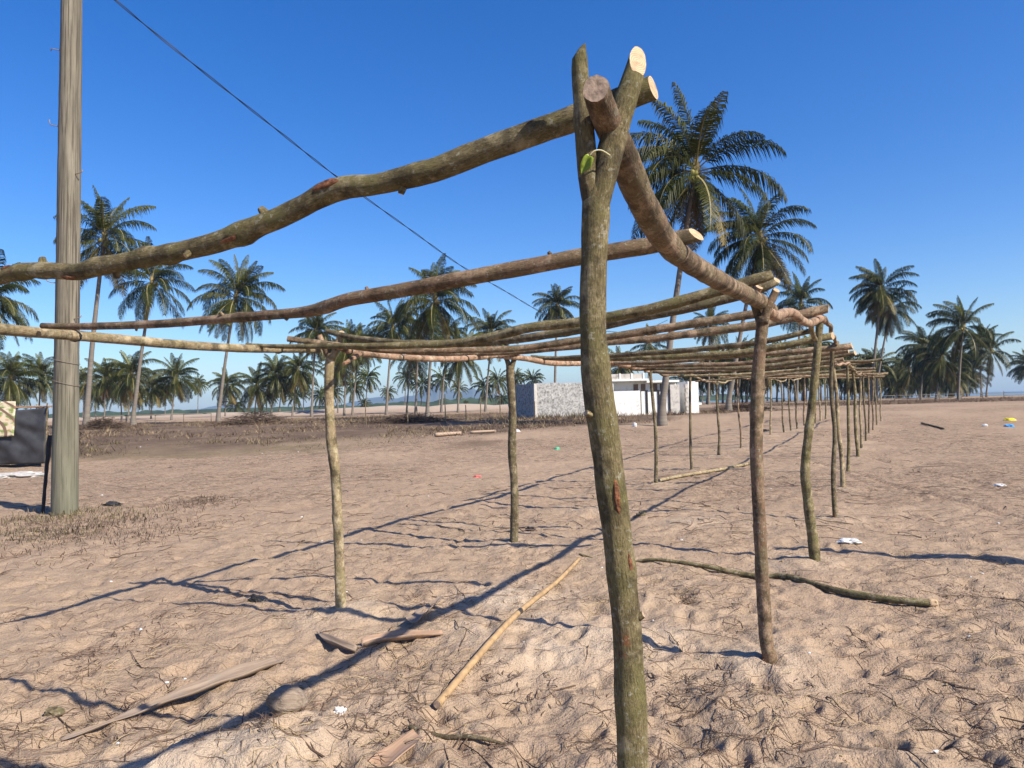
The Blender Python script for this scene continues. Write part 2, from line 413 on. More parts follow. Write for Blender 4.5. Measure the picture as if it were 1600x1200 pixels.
def tube(name, path, sides, mat, parent=None, step=.05, rough=.05, knots=(), wob=0.0, cut0=None, cut1=None, cap='cut', seed=None,
         cap0=None, cap1=None, slant0=None, slant1=None, local=True):
    """A branch: path of (Vector, radius). slant = (direction, slope): end sliced by a slanted plane.
    cap0/cap1: material of a separate cut_end part (None = closed in the same mesh)."""
    seed = random.random()*100 if seed is None else seed
    d = catmull(path, step)
    if wob:
        d2 = []
        for i, (p, r) in enumerate(d):
            q = mnoise.noise_vector(Vector((i*step*2.2, seed, 0)))*wob
            d2.append((p+q, r))
        d = d2
    fr = frames(d); L = 0; verts = []; uvs = []; S = sides
    tot = sum((d[i+1][0]-d[i][0]).length for i in range(len(d)-1))
    for i, ((p, r), (t, n, b)) in enumerate(zip(d, fr)):
        if i: L += (d[i][0]-d[i-1][0]).length
        for s in range(S):
            a = 2*math.pi*s/S
            dirv = n*math.cos(a)+b*math.sin(a)
            rr = r*(1+rough*2*mnoise.noise(Vector((math.cos(a)*1.2+seed, math.sin(a)*1.2, L*7)))
                    + rough*1.2*mnoise.noise(Vector((math.cos(a)*3, math.sin(a)*3+seed, L*22))))
            for (kt, ka, kang, kw) in knots:
                dl = (L-kt*tot)/kw
                if abs(dl) < 3: rr += ka*math.exp(-dl*dl)*(.35+.65*max(0, math.cos(a-kang))**2)
            v = p+dirv*rr
            if i == 0 and slant0: v = v - t*(dirv.dot(slant0[0])*slant0[1]*rr)
            if i == len(d)-1 and slant1: v = v + t*(dirv.dot(slant1[0])*slant1[1]*rr)
            verts.append(v); uvs.append((s/S*2*math.pi*max(r, .02), L))
    # widen uv: u in metres around, mirrored to stay seamless
    for k in range(len(uvs)):
        s = k % S; uvs[k] = (abs(s-S/2)/(S/2)*math.pi*.05, uvs[k][1])
    faces = []
    for i in range(len(d)-1):
        for s in range(S):
            a = i*S+s; b_ = i*S+(s+1) % S
            faces.append((a, b_, b_+S, a+S))
    org = d[0][0].copy() if local else None
    n_ = len(d)
    ends = []
    for e, cm in ((0, cap0), (1, cap1)):
        ring = list(range(S)) if e == 0 else [(n_-1)*S+s for s in range(S)]
        if cm is None:
            faces.append(tuple(reversed(ring)) if e == 0 else tuple(ring))
        else: ends.append((e, ring, cm))
    o = mesh_obj(name, verts, faces, mat, None, uvs, True, org)
    if parent is not None: adopt(o, parent)
    for e, ring, cm in ends:
        cv = [verts[k] for k in ring]; c = sum(cv, Vector())/S
        inner = [c+(v-c)*.55 for v in cv]
        vv = cv+inner+[c]
        ff = []
        for s in range(S):
            q = (s, (s+1) % S, S+(s+1) % S, S+s); w = (S+s, S+(s+1) % S, 2*S)
            if e == 0: q = tuple(reversed(q)); w = tuple(reversed(w))
            ff += [q, w]
        ce = mesh_obj('cut_end', vv, ff, cm, None, None, False, c)
        root = o if parent is None else parent
        if parent is not None and parent.parent is not None: root = parent
        adopt_chain(ce, o)
    return o, d, fr
def wloc(o):
    v = Vector(o.location)
    while o.parent is not None:
        o = o.parent; v = v+Vector(o.location)
    return v
def adopt_chain(child, parent):
    w = Vector(child.location); child.parent = parent; child.location = w-wloc(parent)
    return child
def scar_patch(name, o, d, fr, t0, t1, ang, half, off=.0018, mat='scar', seed=0):
    n = len(d); i0 = int(t0*(n-1)); i1 = max(i0+3, int(t1*(n-1))); i1 = min(i1, n-1)
    verts = []; faces = []; K = 7; rows = i1-i0+1
    for j, i in enumerate(range(i0, i1+1)):
        p, r = d[i]; t, nn, b = fr[i]
        f = math.sin(math.pi*(j+.15)/(rows-.7)) if rows > 1 else 1
        f = max(.05, f)*(1+.8*mnoise.noise(Vector((j*.9, seed, 3)))); ang += .12*mnoise.noise(Vector((j*.5, seed, 9)))
        for k in range(K):
            a = ang+half*f*(k/(K-1)*2-1)
            edge = 1 if 0 < k < K-1 and 0 < j < rows-1 else 0
            verts.append(p+(nn*math.cos(a)+b*math.sin(a))*(r*1.035+off*2.2*edge - (0 if edge else .003)))
    for j in range(rows-1):
        for k in range(K-1):
            a = j*K+k; faces.append((a, a+1, a+K+1, a+K))
    s = mesh_obj(name, verts, faces, mat, None, None, True, d[i0][0].copy())
    adopt_chain(s, o); return s

# ------------------------------------------------------------------ GROUND
NT_F = 420
th_f = np.linspace(R(-50), R(50), NT_F)
th_c = np.linspace(R(50), R(310), 92)[1:-1]
theta = np.concatenate([th_f, th_c])          # measured from +Y clockwise (towards +X)
rr = [0.6]
while rr[-1] < 30: rr.append(rr[-1]*1.0062)
while rr[-1] < 9000: rr.append(rr[-1]*1.045)
rad = np.array(rr)
RR, TH = np.meshgrid(rad, theta, indexing='ij')
GX = RR*np.sin(TH); GY = RR*np.cos(TH)
def small_relief(x, y):
    r = np.hypot(x, y)
    near = 1-sstep(22, 60, r)
    h = (fbm(x*.9, y*.9, 3, 1)-.5)*.075
    h += (fbm(x*2.6+5, y*2.6, 3, 2)-.5)*.058
    rid = 1-np.abs(fbm(x*5.5, y*5.5, 2, 3)*2-1)
    h += (rid-.7)*.018
    h += (fbm(x*13, y*13, 3, 4)-.5)*.026
    return h*(.25+.75*near)*np.where(r > 120, 0.0, 1.0)
HZ = terrain(GX, GY)+small_relief(GX, GY)
# footprints and scuffs
def stamp(cx, cy, ang, la, lb, depth, rim):
    r = math.hypot(cx, cy); a = math.atan2(cx, cy)
    R_ = max(la, lb)*2.2
    i0 = np.searchsorted(rad, r-R_); i1 = np.searchsorted(rad, r+R_)
    da = R_/max(r, .3)
    j0 = np.searchsorted(th_f, a-da); j1 = np.searchsorted(th_f, a+da)
    if i1 <= i0 or j1 <= j0: return
    x = GX[i0:i1, j0:j1]-cx; y = GY[i0:i1, j0:j1]-cy
    u = (x*math.cos(ang)+y*math.sin(ang))/la; v = (-x*math.sin(ang)+y*math.cos(ang))/lb
    q = np.sqrt(u*u+v*v)
    HZ[i0:i1, j0:j1] += -depth*np.exp(-q**4) + rim*np.exp(-((q-1.35)/.33)**2)
for k in range(2300):
    r = 2.0*math.exp(random.random()*math.log(13)); a = R(random.uniform(-44, 44))
    stamp(r*math.sin(a), r*math.cos(a), random.uniform(0, math.pi), random.uniform(.09, .16), random.uniform(.045, .075),
          random.uniform(.008, .028), random.uniform(.003, .010))
for k in range(260):
    r = 2.2*math.exp(random.random()*math.log(9)); a = R(random.uniform(-44, 44))
    stamp(r*math.sin(a), r*math.cos(a), random.uniform(0, math.pi), random.uniform(.2, .45), random.uniform(.15, .3),
          random.uniform(-.035, .03), .004)
# loose sand dug out round the post feet (photo pixels of the feet)
FEET_R = [(1204, 1046), (1274, 880), (1305, 813), (1317, 764), (1325, 740), (1341, 716), (1346, 701), (1353, 691), (1358, 679), (1364, 672), (1370, 664), (1377, 658)]
FEET_L = [(533, 965), (803, 853), (941, 798), (1025, 759), (1081, 736), (1123, 713), (1158, 701), (1204, 681), (1225, 676), (1236, 673), (1246, 671),
          (1257, 667), (1274, 661), (1282, 658), (1290, 655)]
PALE = []
for (px, py) in FEET_R+FEET_L:
    g, dd = G(px, py)
    PALE.append((g.x-.1, g.y+.05, .38, .5))
    stamp(g.x, g.y, 0, .35, .3, -.05, 0)
for (px, py, s, w) in ((345, 1175, .42, 1.), (800, 935, .5, .9), (900, 1010, .55, .9), (850, 980, .4, .8), (1080, 815, .5, .5), (560, 960, .4, .6), (420, 1190, .3, .8),
                    (1000, 1000, .45, .7), (760, 990, .35, .6), (270, 1195, .3, .7)):
    g, dd = G(px, py); PALE.append((g.x, g.y, s, w)); stamp(g.x, g.y, .6, s*.8, s*.5, -.03, .0)
for off in (0, 1.5):
    for k in range(170):
        f = k/169
        x = 6.1-1.0*math.sin(f*1.8)+off+f*3.2; y = 6.4+f*17
        stamp(x, y, 1.2, .14, .10, .018, .007)
nR, nT = HZ.shape
def ground_z(x, y):                     # height of the built sheet (bilinear)
    r = math.hypot(x, y); a = math.atan2(x, y)
    if a < th_f[0] or a > th_f[-1] or r <= rad[0]: return T(x, y)
    i = min(max(np.searchsorted(rad, r)-1, 0), nR-2); j = min(max(np.searchsorted(th_f, a)-1, 0), NT_F-2)
    fi = (r-rad[i])/(rad[i+1]-rad[i]); fj = (a-th_f[j])/(th_f[j+1]-th_f[j])
    return float((HZ[i, j]*(1-fi)+HZ[i+1, j]*fi)*(1-fj)+(HZ[i, j+1]*(1-fi)+HZ[i+1, j+1]*fi)*fj)
def on_ground(px, py, up=0.0):
    g, d = G(px, py); return Vector((g.x, g.y, ground_z(g.x, g.y)+up)), d
# masks
pale = np.zeros_like(HZ)
for (x, y, s, w) in PALE:
    pale = np.maximum(pale, w*np.exp(-(((GX-x)/s)**2+((GY-y)/s)**2)))
pale = np.clip(pale*1.3*(.4+1.1*fbm(GX*3, GY*3, 3, 9)), 0, 1)
AZ = GX/np.maximum(GY, .1)
lit = np.clip((fbm(GX*.55, GY*.55, 4, 12)-.36)*4.0, .12, 1)
# dry scrub belt behind the sand yard (left of and around the houses), turf strip in front of it
edge = 26+ 7*(fbm(GX*.15, GY*.15, 4, 20)-.5)*2 + np.clip((AZ+.05), 0, 1)*55
scr = sstep(0, 5, GY-edge)*(1-sstep(68, 90, GY))*(GY > 5)
scr = scr*(1-sstep(.28, .40, AZ))
scr_r = sstep(62, 70, GY)*(1-sstep(100, 120, GY))*sstep(.30, .40, AZ)*.7
scr = np.clip(np.maximum(scr, scr_r)*(.55+.9*fbm(GX*.3, GY*.3, 3, 22)), 0, 1)
grs = sstep(-1.5, 0, GY-edge)*(1-sstep(1.5, 4.5, GY-edge))*(1-sstep(-.30, -.12, AZ))*(GY > 5)
dune = np.zeros_like(HZ)
for (dx, dy, rx, ry, h) in DUNES: dune = np.maximum(dune, np.exp(-((GX-dx)/rx)**2-((GY-dy)/(ry*1.3))**2))
dune = np.clip(dune*1.5, 0, 1); dune = np.maximum(dune, sstep(95, 130, GY)*np.clip((fbm(GX*.07, GY*.07, 4, 44)-.46)*6, .03, .6))
nV = nR*nT
co = np.stack([GX, GY, HZ], -1).reshape(-1, 3)
i, j = np.meshgrid(np.arange(nR-1), np.arange(nT), indexing='ij'); j2 = (j+1) % nT
quads = np.stack([i*nT+j, (i+1)*nT+j, (i+1)*nT+j2, i*nT+j2], -1).reshape(-1, 4)
co = np.vstack([co, [[0, 0, float(HZ[0].mean())]]])
jj = np.arange(nT); tris = np.stack([np.full(nT, nV), jj, (jj+1) % nT], -1)
me = bpy.data.meshes.new('ground')
me.vertices.add(len(co)); me.vertices.foreach_set('co', co.astype(np.float32).ravel())
nl = quads.size+tris.size
me.loops.add(nl); me.loops.foreach_set('vertex_index', np.concatenate([quads.ravel(), tris.ravel()]).astype(np.int32))
npoly = len(quads)+len(tris); me.polygons.add(npoly)
ls = np.concatenate([np.arange(len(quads))*4, quads.size+np.arange(len(tris))*3]).astype(np.int32)
me.polygons.foreach_set('loop_start', ls)
me.polygons.foreach_set('use_smooth', np.ones(npoly, dtype=bool))
for nm, arr in (('pale', pale), ('litter', lit), ('scrub', scr), ('grassy', grs), ('dune', dune), ('faraway', np.clip(sstep(6, 16, np.hypot(GX, GY))*np.clip((fbm(GX*.22, GY*.22, 3, 50)-.25)*2.6, .25, 1), 0, 1))):
    at = me.attributes.new(nm, 'FLOAT', 'POINT')
    at.data.foreach_set('value', np.append(arr.ravel(), 0).astype(np.float32))
me.update(calc_edges=True); me.validate()
me.materials.append(M['sand'])
ground = link(bpy.data.objects.new('ground', me)); ground['kind'] = 'structure'

sea = mesh_obj('sea', [(-3000, 0, -1), (9000, -6000, -1), (9000, 9000, -1), (-3000, 9000, -1)], [(0, 1, 2, 3)], 'sea', smooth=False); sea['kind'] = 'structure'

# far hills and wood
def ridge(name, mat, d, prof, thick, zbase, lumps, seed):
    """a range with depth: prof = [(px, height_in_metres)]"""
    xs = np.linspace(prof[0][0], prof[-1][0], 420); hs = np.interp(xs, [p[0] for p in prof], [p[1] for p in prof])
    verts = []; K = 9
    for x, h in zip(xs, hs):
        c = P(x, 632-.0275*(x-800), d)
        for k in range(K):
            f = k/(K-1)*2-1
            n_ = lumps*(float(fbm(np.array([x*.05+k*7.1]), np.array([k*3.3+seed]), 4, seed)[0])-.35)
            hh = max(0, h*(1-abs(f)**1.6)*(1+n_))
            dirv = Vector((c.x, c.y, 0)).normalized()
            q = c+dirv*(f*thick); verts.append((q.x, q.y, zbase+hh))
    faces = []
    for a in range(len(xs)-1):
        for k in range(K-1):
            b_ = a*K+k; faces.append((b_, b_+K, b_+K+1, b_+1))
    return mesh_obj(name, verts, faces, mat)
o = ridge('mountains', 'mount', 4300, [(240, 0), (300, 22), (345, 40), (390, 26), (440, 16), (520, 22), (575, 52), (600, 64), (622, 50), (650, 70), (670, 112), (683, 128), (700, 100),
           (720, 78), (738, 96), (760, 70), (800, 42), (850, 26), (930, 12), (1000, 0)], 500, .3, .5, 3); o['kind'] = 'structure'
o = ridge('woodland', 'treeline', 620, [(-250, 3), (100, 3), (300, 4), (420, 3.5), (560, 4), (700, 5.5), (860, 6.5), (1000, 5), (1150, 3.5), (1230, 0)], 22, .2, 1.3, 5); o['kind'] = 'stuff'
tag(o, 'dark green belt of low far-off woodland below the mountains', 'woodland')

# ------------------------------------------------------------------ RAMADA: posts
GP = 'posts of the pole frame'
def px_path(pts, d):                    # [(px, py, width_px)] at depth d -> tube path
    return [(P(x, y, d), w/2*d/FPX) for (x, y, w) in pts]
def gpath(pts):                         # [(px, py, depth, width_px)]
    return [(P(x, y, d), w/2*d/FPX) for (x, y, d, w) in pts]
def bury(path, by=.25):                 # carry the foot into the sand
    p, r = path[0]; return [(p-Vector((0, 0, by)), r*1.02)]+path
XR = Vector((1, 0, 0)); YB = Vector((0, -1, 0)); UP = Vector((0, 0, 1))

# near forked post
dA = 1.70
gA = P(1014, 1709, dA)
pA = [(Vector((gA.x, gA.y, -.3)), .043), (Vector((gA.x, gA.y, T(gA.x, gA.y))), .041)] + px_path([(1004, 1480, 54), (997, 1330, 51), (990, 1194, 49), (982, 1030, 45), (973, 917, 45.5), (960, 803, 45), (938, 633, 47), (929, 560, 42),
       (926, 500, 41), (928, 400, 41), (931, 340, 43), (933, 300, 40), (935, 272, 24)], dA)
oA, dAp, fA = tube('forked_post', pA, 28, 'bark_green', step=.022, rough=.045, seed=3.1,
                   knots=[(.50, .006, 2.5, .05), (.62, .007, 3.4, .035), (.70, .005, .4, .04), (.36, .004, 1.2, .05), (.82, .004, 5.0, .03)])
tag(oA, 'tall thick forked post with green lichen bark holding the two thickest poles', 'post', GP)
tube('fork_prong', px_path([(934, 370, 20), (926, 320, 30), (919, 262, 33), (913, 190, 29), (907, 130, 27), (906, 92, 24), (908, 74, 12)], dA), 22, 'bark_green', oA, step=.02,
     rough=.05, knots=[(.62, .004, 1, .02)], slant1=(XR, 1.2))
tube('fork_prong', px_path([(929, 385, 20), (934, 330, 32), (946, 268, 40), (963, 200, 39), (980, 150, 36), (990, 118, 33), (997, 96, 31)], dA-.004), 22, 'bark_green', oA, step=.02,
     rough=.04, cap1='cut', slant1=((YB*.93+XR*.36).normalized()*-1, 1.9))
for (t0, t1, a, h, s) in ((.70, .735, 3.4, .25, 1), (.64, .655, 3.7, .2, 2), (.655, .70, .15, .13, 6)):
    scar_patch('bark_scar', oA, dAp, fA, t0, t1, a, h, seed=s)
def stub(o, d, fr, t, ang, ln, r, mat, cap='cut_old'):
    k = int(t*(len(d)-1)); p, rr_ = d[k]; tg, n_, b_ = fr[k]; dv = (n_*math.cos(ang)+b_*math.sin(ang)); dv2 = (dv+tg*.5).normalized()
    q, _, _ = tube('branch_stub', [(p+dv*(rr_*.6), r*1.3), (p+dv*(rr_*1.0), r*1.15), (p+dv*rr_+dv2*ln, r*.85)], 9, mat, None, step=.008, rough=.08, cap1=cap)
    adopt_chain(q, o)
for (t_, a_, l_, r_) in ((.44, 1.3, .012, .010), (.60, 4.4, .010, .009), (.79, 2.2, .014, .008)): stub(oA, dAp, fA, t_, a_, l_, r_, 'bark_green')
# the small green leaf with its stalk
st, _, _ = tube('leaf_stalk', gpath([(953, 243, dA-.04, 2.6), (940, 235, dA-.055, 2.4), (928, 236, dA-.065, 2.2), (921, 244, dA-.065, 2)]), 6, 'petiole', oA, step=.004, rough=0)
lv = []; lf = []
lp0 = P(921, 243, dA-.065); lx = (P(909, 272, dA-.065)-lp0); ly = (P(903, 241, dA-.05)-lp0)
nr = 12
for a in range(nr+1):
    f = a/nr; w = math.sin(math.pi*min(1, f*.93+.05))**.75*(1-.45*f)
    for s in (-1, -.5, 0, .5, 1):
        lv.append(lp0+lx*f+ly*(.62*w*s)+Vector((0, -.012*abs(s)*w+.004*f, .003*math.sin(f*9+s))))
for a in range(nr):
    for k in range(4): q = a*5+k; lf.append((q, q+1, q+6, q+5))
lo = mesh_obj('leaf', lv, lf, 'leaf', None, None, True, lp0); adopt_chain(lo, oA)
lo.modifiers.new('thick', 'SOLIDIFY').thickness = .0008

# second post of that row
gB, dB = on_ground(1204, 1046)
pB = bury([(gB, .040)]+px_path([(1197, 1000, 21), (1192, 920, 20.5), (1186, 800, 19), (1182, 700, 20), (1184, 600, 19.5), (1188, 540, 18.5), (1192, 495, 19)], dB))
oB, dd_, f_ = tube('forked_post', pB, 20, 'bark_brown', step=.03, rough=.045, knots=[(.75, .008, 0, .03), (.45, .005, 3, .04)])
tag(oB, 'grey-brown post with short fork and a pale cut prong, beside the fallen crooked branch', 'post', GP)
tube('fork_prong', px_path([(1193, 505, 14), (1200, 480, 14), (1208, 465, 12.5), (1213, 453, 11)], dB-.02), 14, 'bark_brown', oB, step=.02, cap1='cut', slant1=(YB*-1, .7))
tube('fork_prong', px_path([(1190, 505, 15), (1183, 485, 14), (1176, 468, 12)], dB+.03), 14, 'bark_dark', oB, step=.02, cap1='cut_old')
tube('branch_stub', px_path([(1184, 612, 7), (1192, 607, 5.5), (1197, 605, 4)], dB-.02), 8, 'bark_dark', oB, step=.01, cap1='cut_old')
scar_patch('bark_scar', oB, dd_, f_, .10, .15, 1.4, .6, seed=8)
# third
gC, dC = on_ground(1274, 880)
pC = bury([(gC, .052)]+px_path([(1271, 850, 16), (1262, 780, 14.5), (1258, 733, 14), (1263, 680, 13), (1268, 640, 12.5), (1275, 570, 12), (1281, 505, 11)], dC))
oC, _, _ = tube('wooden_post', pC, 16, 'bark_green', step=.04, rough=.05, knots=[(.3, .007, 3, .04), (.6, .006, 1, .04)], cap1='cut_old')
tag(oC, 'bowed mossy post standing by a white plastic scrap on the sand', 'post', GP)
# front posts of the other row
g1, d1 = on_ground(533, 965)
p1 = bury([(g1, .042)]+px_path([(531, 900, 16), (528, 820, 15), (524, 740, 15), (518, 690, 16), (515, 640, 14.5), (514, 590, 14.5), (517, 552, 15)], d1))
o1, _, _ = tube('forked_post', p1, 20, 'bark_tan', step=.03, rough=.05, knots=[(.42, .006, 2, .04), (.62, .008, 3, .04), (.2, .004, 0, .03)])
tag(o1, 'pale yellowish-grey forked post with a round cream cut end on top', 'post', GP)
tube('fork_prong', px_path([(519, 560, 11), (526, 542, 10.5), (530, 530, 10), (533, 520, 9.5)], d1-.02), 14, 'bark_tan', o1, step=.015, cap1='cut', slant1=(YB*-1, .8))
tube('fork_prong', px_path([(515, 560, 11), (506, 540, 10), (499, 524, 8.5)], d1+.05), 14, 'bark_pink', o1, step=.015, cap1='cut_old')
g2, d2 = on_ground(803, 853)
p2 = bury([(g2, .047)]+px_path([(804, 800, 13), (803, 750, 12), (800, 705, 13.5), (801, 650, 11.5), (798, 600, 12.5), (797, 572, 13.5)], d2))
o2, _, _ = tube('forked_post', p2, 16, 'bark_dark', step=.04, rough=.06, knots=[(.48, .010, 3, .03), (.75, .008, 0, .03)])
tag(o2, 'dark knotty post with a small fork and a black scrap lying near its foot', 'post', GP)
tube('fork_prong', px_path([(796, 576, 9), (792, 562, 8), (787, 553, 7)], d2), 10, 'bark_dark', o2, step=.03, cap1='cut_old')
tube('fork_prong', px_path([(799, 576, 9), (803, 562, 8), (806, 551, 7)], d2), 10, 'bark_dark', o2, step=.03, cap1='cut_old')
# the rest of both rows
POST_TOPS = []
def far_post(px, py, row, i):
    g, d = on_ground(px, py)
    H = 2.06+random.uniform(-.08, .12); r = random.uniform(.030, .043)
    lx, ly = random.uniform(-.07, .07), random.uniform(-.06, .06)
    mat = random.choice(['bark_green', 'bark_brown', 'bark_dark', 'bark_tan'])
    pts = [(g-Vector((0, 0, .25)), r*1.1), (g, r*1.08)]
    for k in range(1, 5):
        f = k/4; pts.append((g+Vector((lx*f+random.uniform(-.03, .03), ly*f+random.uniform(-.02, .02), H*f)), r*(1-.22*f)))
    nm = 'forked_post' if i % 2 else 'wooden_post'
    near = d < 22
    o, _, _ = tube(nm, pts, 12 if near else 8, mat, step=.07 if near else .14, rough=.05, knots=[(random.uniform(.3, .9), .006, random.uniform(0, 6), .04)], cap1='cut_old')
    top = pts[-1][0]
    if i % 2:
        for s in (-1, 1):
            tube('fork_prong', [(top-Vector((0, 0, .06)), r*.72), (top+Vector((s*.035, 0, .04)), r*.62), (top+Vector((s*.085, .01, .15)), r*.5)], 8, mat, o, step=.05, cap1='cut_old' if s < 0 else 'cut')
    tag(o, ('thin distant post in the row towards the white houses' if row == 'L' else 'slim distant post in the row bordering the open sand'), 'post', GP)
    POST_TOPS.append((row, d, top)); return o
for i, (px, py) in enumerate(FEET_R[2:]): far_post(px, py, 'R', i)
for i, (px, py) in enumerate(FEET_L[2:]): far_post(px, py, 'L', i)

# ------------------------------------------------------------------ RAMADA: poles laid on top
GL = 'poles laid on the frame'
def pole(name, pts, label, mat, sides=16, step=.04, rough=.05, knots=(), wob=0., cap0='cut', cap1='cut', slant0=None, slant1=None, group=GL, ties=()):
    o, d, f = tube(name, gpath(pts), sides, mat, step=step, rough=rough, knots=knots, wob=wob, cap0=cap0, cap1=cap1, slant0=slant0, slant1=slant1)
    tag(o, label, 'pole', group)
    for tt in ties:
        k = int(tt*(len(d)-1)); p, r = d[k]; t_, n_, b_ = f[k]
        ring_ = [(p+(n_*math.cos(q*.5236)+b_*math.sin(q*.5236))*(r*1.06+.002)+t_*(.012*math.sin(q*1.1)), .0035) for q in range(26)]
        w_, _, _ = tube('wire_tie', ring_, 5, 'wire', None, step=.05, rough=0); adopt_chain(w_, o)
    return o, d, f
# lengthwise, right row
pole('roof_pole', [(931, 138, 1.57, 41), (942, 172, 1.64, 44), (968, 232, 1.81, 47), (998, 306, 2.03, 45), (1022, 350, 2.22, 42), (1050, 388, 2.47, 37), (1085, 415, 2.82, 33),
                   (1116, 434, 3.2, 30), (1145, 450, 3.64, 27), (1172, 463, 4.1, 25), (1192, 474, 4.38, 23), (1206, 483, 4.6, 18)],
     'thick brown bent pole lying in the fork of the tall lichen-covered post', 'bark_brown', 26, .022, .04,
     [(.30, .006, 1.0, .03), (.93, .010, 1.5, .03), (.55, .005, 4, .03)], cap0='cut_old', slant0=(UP, .3))
tube_knob, _, _ = pole('branch_stub', [(1176, 474, 4.33, 13), (1180, 458, 4.3, 14), (1186, 447, 4.27, 14)], 'stubby cut knob jutting up beside the short-forked post', 'bark_pink', 12, .02)
pole('roof_pole', [(1196, 484, 4.3, 16), (1212, 494, 4.6, 17), (1226, 489, 4.95, 15), (1240, 490, 5.3, 14.5), (1253, 501, 5.8, 13), (1266, 505, 6.3, 12.5), (1281, 498, 6.95, 12), (1290, 503, 7.4, 9)],
     'wavy pinkish peeled pole snaking between two posts', 'bark_pink', 16, .03, .04)
tube_y, _, _ = pole('roof_pole', [(1267, 508, 6.6, 9), (1270, 522, 6.7, 8), (1274, 530, 6.8, 7)], 'short forked offcut hanging under the wavy peeled pole', 'bark_tan', 10, .04)
rt = [P(1283, 503, 7.1)]+[t for (r, d, t) in POST_TOPS if r == 'R']
lt = [P(797, 556, d2)]+[t for (r, d, t) in POST_TOPS if r == 'L']
def rail_along(tops, label, off):
    for a, b in zip(tops[:-1], tops[1:]):
        if (a-b).length < .5: continue
        e = (b-a).normalized(); m = (a+b)/2+Vector((random.uniform(-.05, .05), 0, random.uniform(-.07, .02)))
        r = random.uniform(.022, .032)
        o, _, _ = tube('roof_pole', [(a-e*random.uniform(.1, .3)+Vector((off, 0, .03)), r), (m+Vector((off, 0, .03)), r*.95), (b+e*random.uniform(.1, .3)+Vector((off, 0, .05)), r*.8)], 8,
                       random.choice(['bark_pink', 'bark_tan', 'bark_brown']), step=.12, rough=.06, wob=.05, cap0='cut', cap1='cut')
        tag(o, label, 'pole', GL)
rail_along(rt, 'short pole linking slim posts along the open sand side', .03)
rail_along(lt[1:], 'short pole linking thin posts along the white houses side', -.03)
# lengthwise, left row
pole('roof_pole', [(-420, 474, 2.6, 24), (-200, 492, 2.95, 21), (0, 514, 3.45, 18), (150, 527, 4.0, 16), (300, 540, 4.6, 14), (400, 545, 5.15, 12.5), (470, 546, 5.6, 11), (500, 548, 5.8, 8)],
     'straight pale tan pole passing in front of the utility pole', 'bark_tan', 18, .03, .035, [(.4, .003, 1, .02), (.6, .003, 3, .02)], ties=(.40, .86))
pole('roof_pole', [(527, 541, 5.55, 9), (545, 548, 5.7, 10.5), (580, 554, 6.0, 10), (640, 559, 6.5, 9.5), (700, 561, 7.0, 9.3), (750, 558, 7.5, 9), (813, 550, 8.35, 8)],
     'sagging pinkish-tan pole joining the pale forked post to the dark knotty post', 'bark_pink', 16, .04, .04, [(.25, .004, 2, .03)], ties=(.06, .3, .62, .95))
tube_s, _, _ = pole('branch_stub', [(563, 553, 5.7, 7), (550, 561, 5.6, 7), (537, 569, 5.5, 6)], 'short cut side branch pointing down near the pale forked post', 'bark_pink', 10, .03)
pole('roof_pole', [(778, 556, 8.0, 8), (820, 560, 8.5, 9), (860, 567, 9.3, 9), (905, 568, 10.0, 8), (950, 565, 10.7, 9), (977, 571, 11.4, 8.5), (996, 575, 12.0, 8), (1012, 572, 12.8, 7), (1030, 575, 13.4, 5)],
     'kinked pinkish pole running on from the dark knotty post', 'bark_pink', 12, .06, .05)
# crosswise
xo, xd, xf = pole('roof_pole', [(1021, 137, 1.740, 37), (985, 150, 1.755, 41), (955, 163, 1.767, 41), (900, 184, 1.790, 41), (840, 205, 1.816, 39), (760, 234, 1.850, 38), (690, 262, 1.885, 37), (650, 272, 1.905, 36), (590, 288, 1.943, 32), (540, 293, 1.975, 36), (505, 305, 1.999, 33), (450, 334, 2.036, 33), (395, 357, 2.074, 33), (340, 378, 2.115, 32), (280, 393, 2.160, 29), (200, 408, 2.227, 28), (150, 418, 2.269, 27), (120, 425, 2.295, 26), (80, 423, 2.330, 25), (30, 425, 2.374, 24), (-40, 445, 2.427, 23), (-150, 470, 2.500, 22), (-420, 466, 2.660, 20)],
     'long crooked mossy pole with an orange bark wound, resting in the tall forked post', 'bark_green', 26, .022, .05,
     [(.355, .011, 1.4, .03), (.435, .010, 1.2, .025), (.46, .009, 4.4, .03), (.27, .005, 4, .03), (.615, .007, 1.0, .03), (.585, .006, 2.5, .03), (.52, .006, 4.6, .04)], cap0='cut', slant0=(YB*-1, .28))
for (t0, t1, a, h, s) in ((.250, .283, 3.6, .55, 11), (.352, .366, 2.6, .35, 12), (.525, .54, 2.2, .3, 13), (.605, .62, 3.9, .4, 14)):
    scar_patch('bark_scar', xo, xd, xf, t0, t1, a, h, seed=s)
x2o, x2d, x2f = pole('roof_pole', [(1088, 366, 2.470, 22), (1066, 371, 2.470, 26), (1020, 383, 2.470, 26), (950, 394, 2.488, 26), (900, 402, 2.500, 26), (830, 416, 2.547, 25), (720, 436, 2.620, 24), (620, 455, 2.723, 22), (545, 468, 2.800, 21), (505, 481, 2.880, 20), (470, 488, 2.950, 17), (400, 494, 3.050, 15), (250, 506, 3.300, 13), (130, 510, 3.500, 11), (66, 509, 3.600, 9)],
     'long smooth reddish-brown pole with a broad cream slanting cut end', 'bark_brown', 22, .028, .035, [(.45, .004, 2, .03), (.6, .006, 4, .03), (.3, .003, 1, .02)], slant0=((YB*.8+UP*.5).normalized()*-1, 1.1), cap1='cut_old')
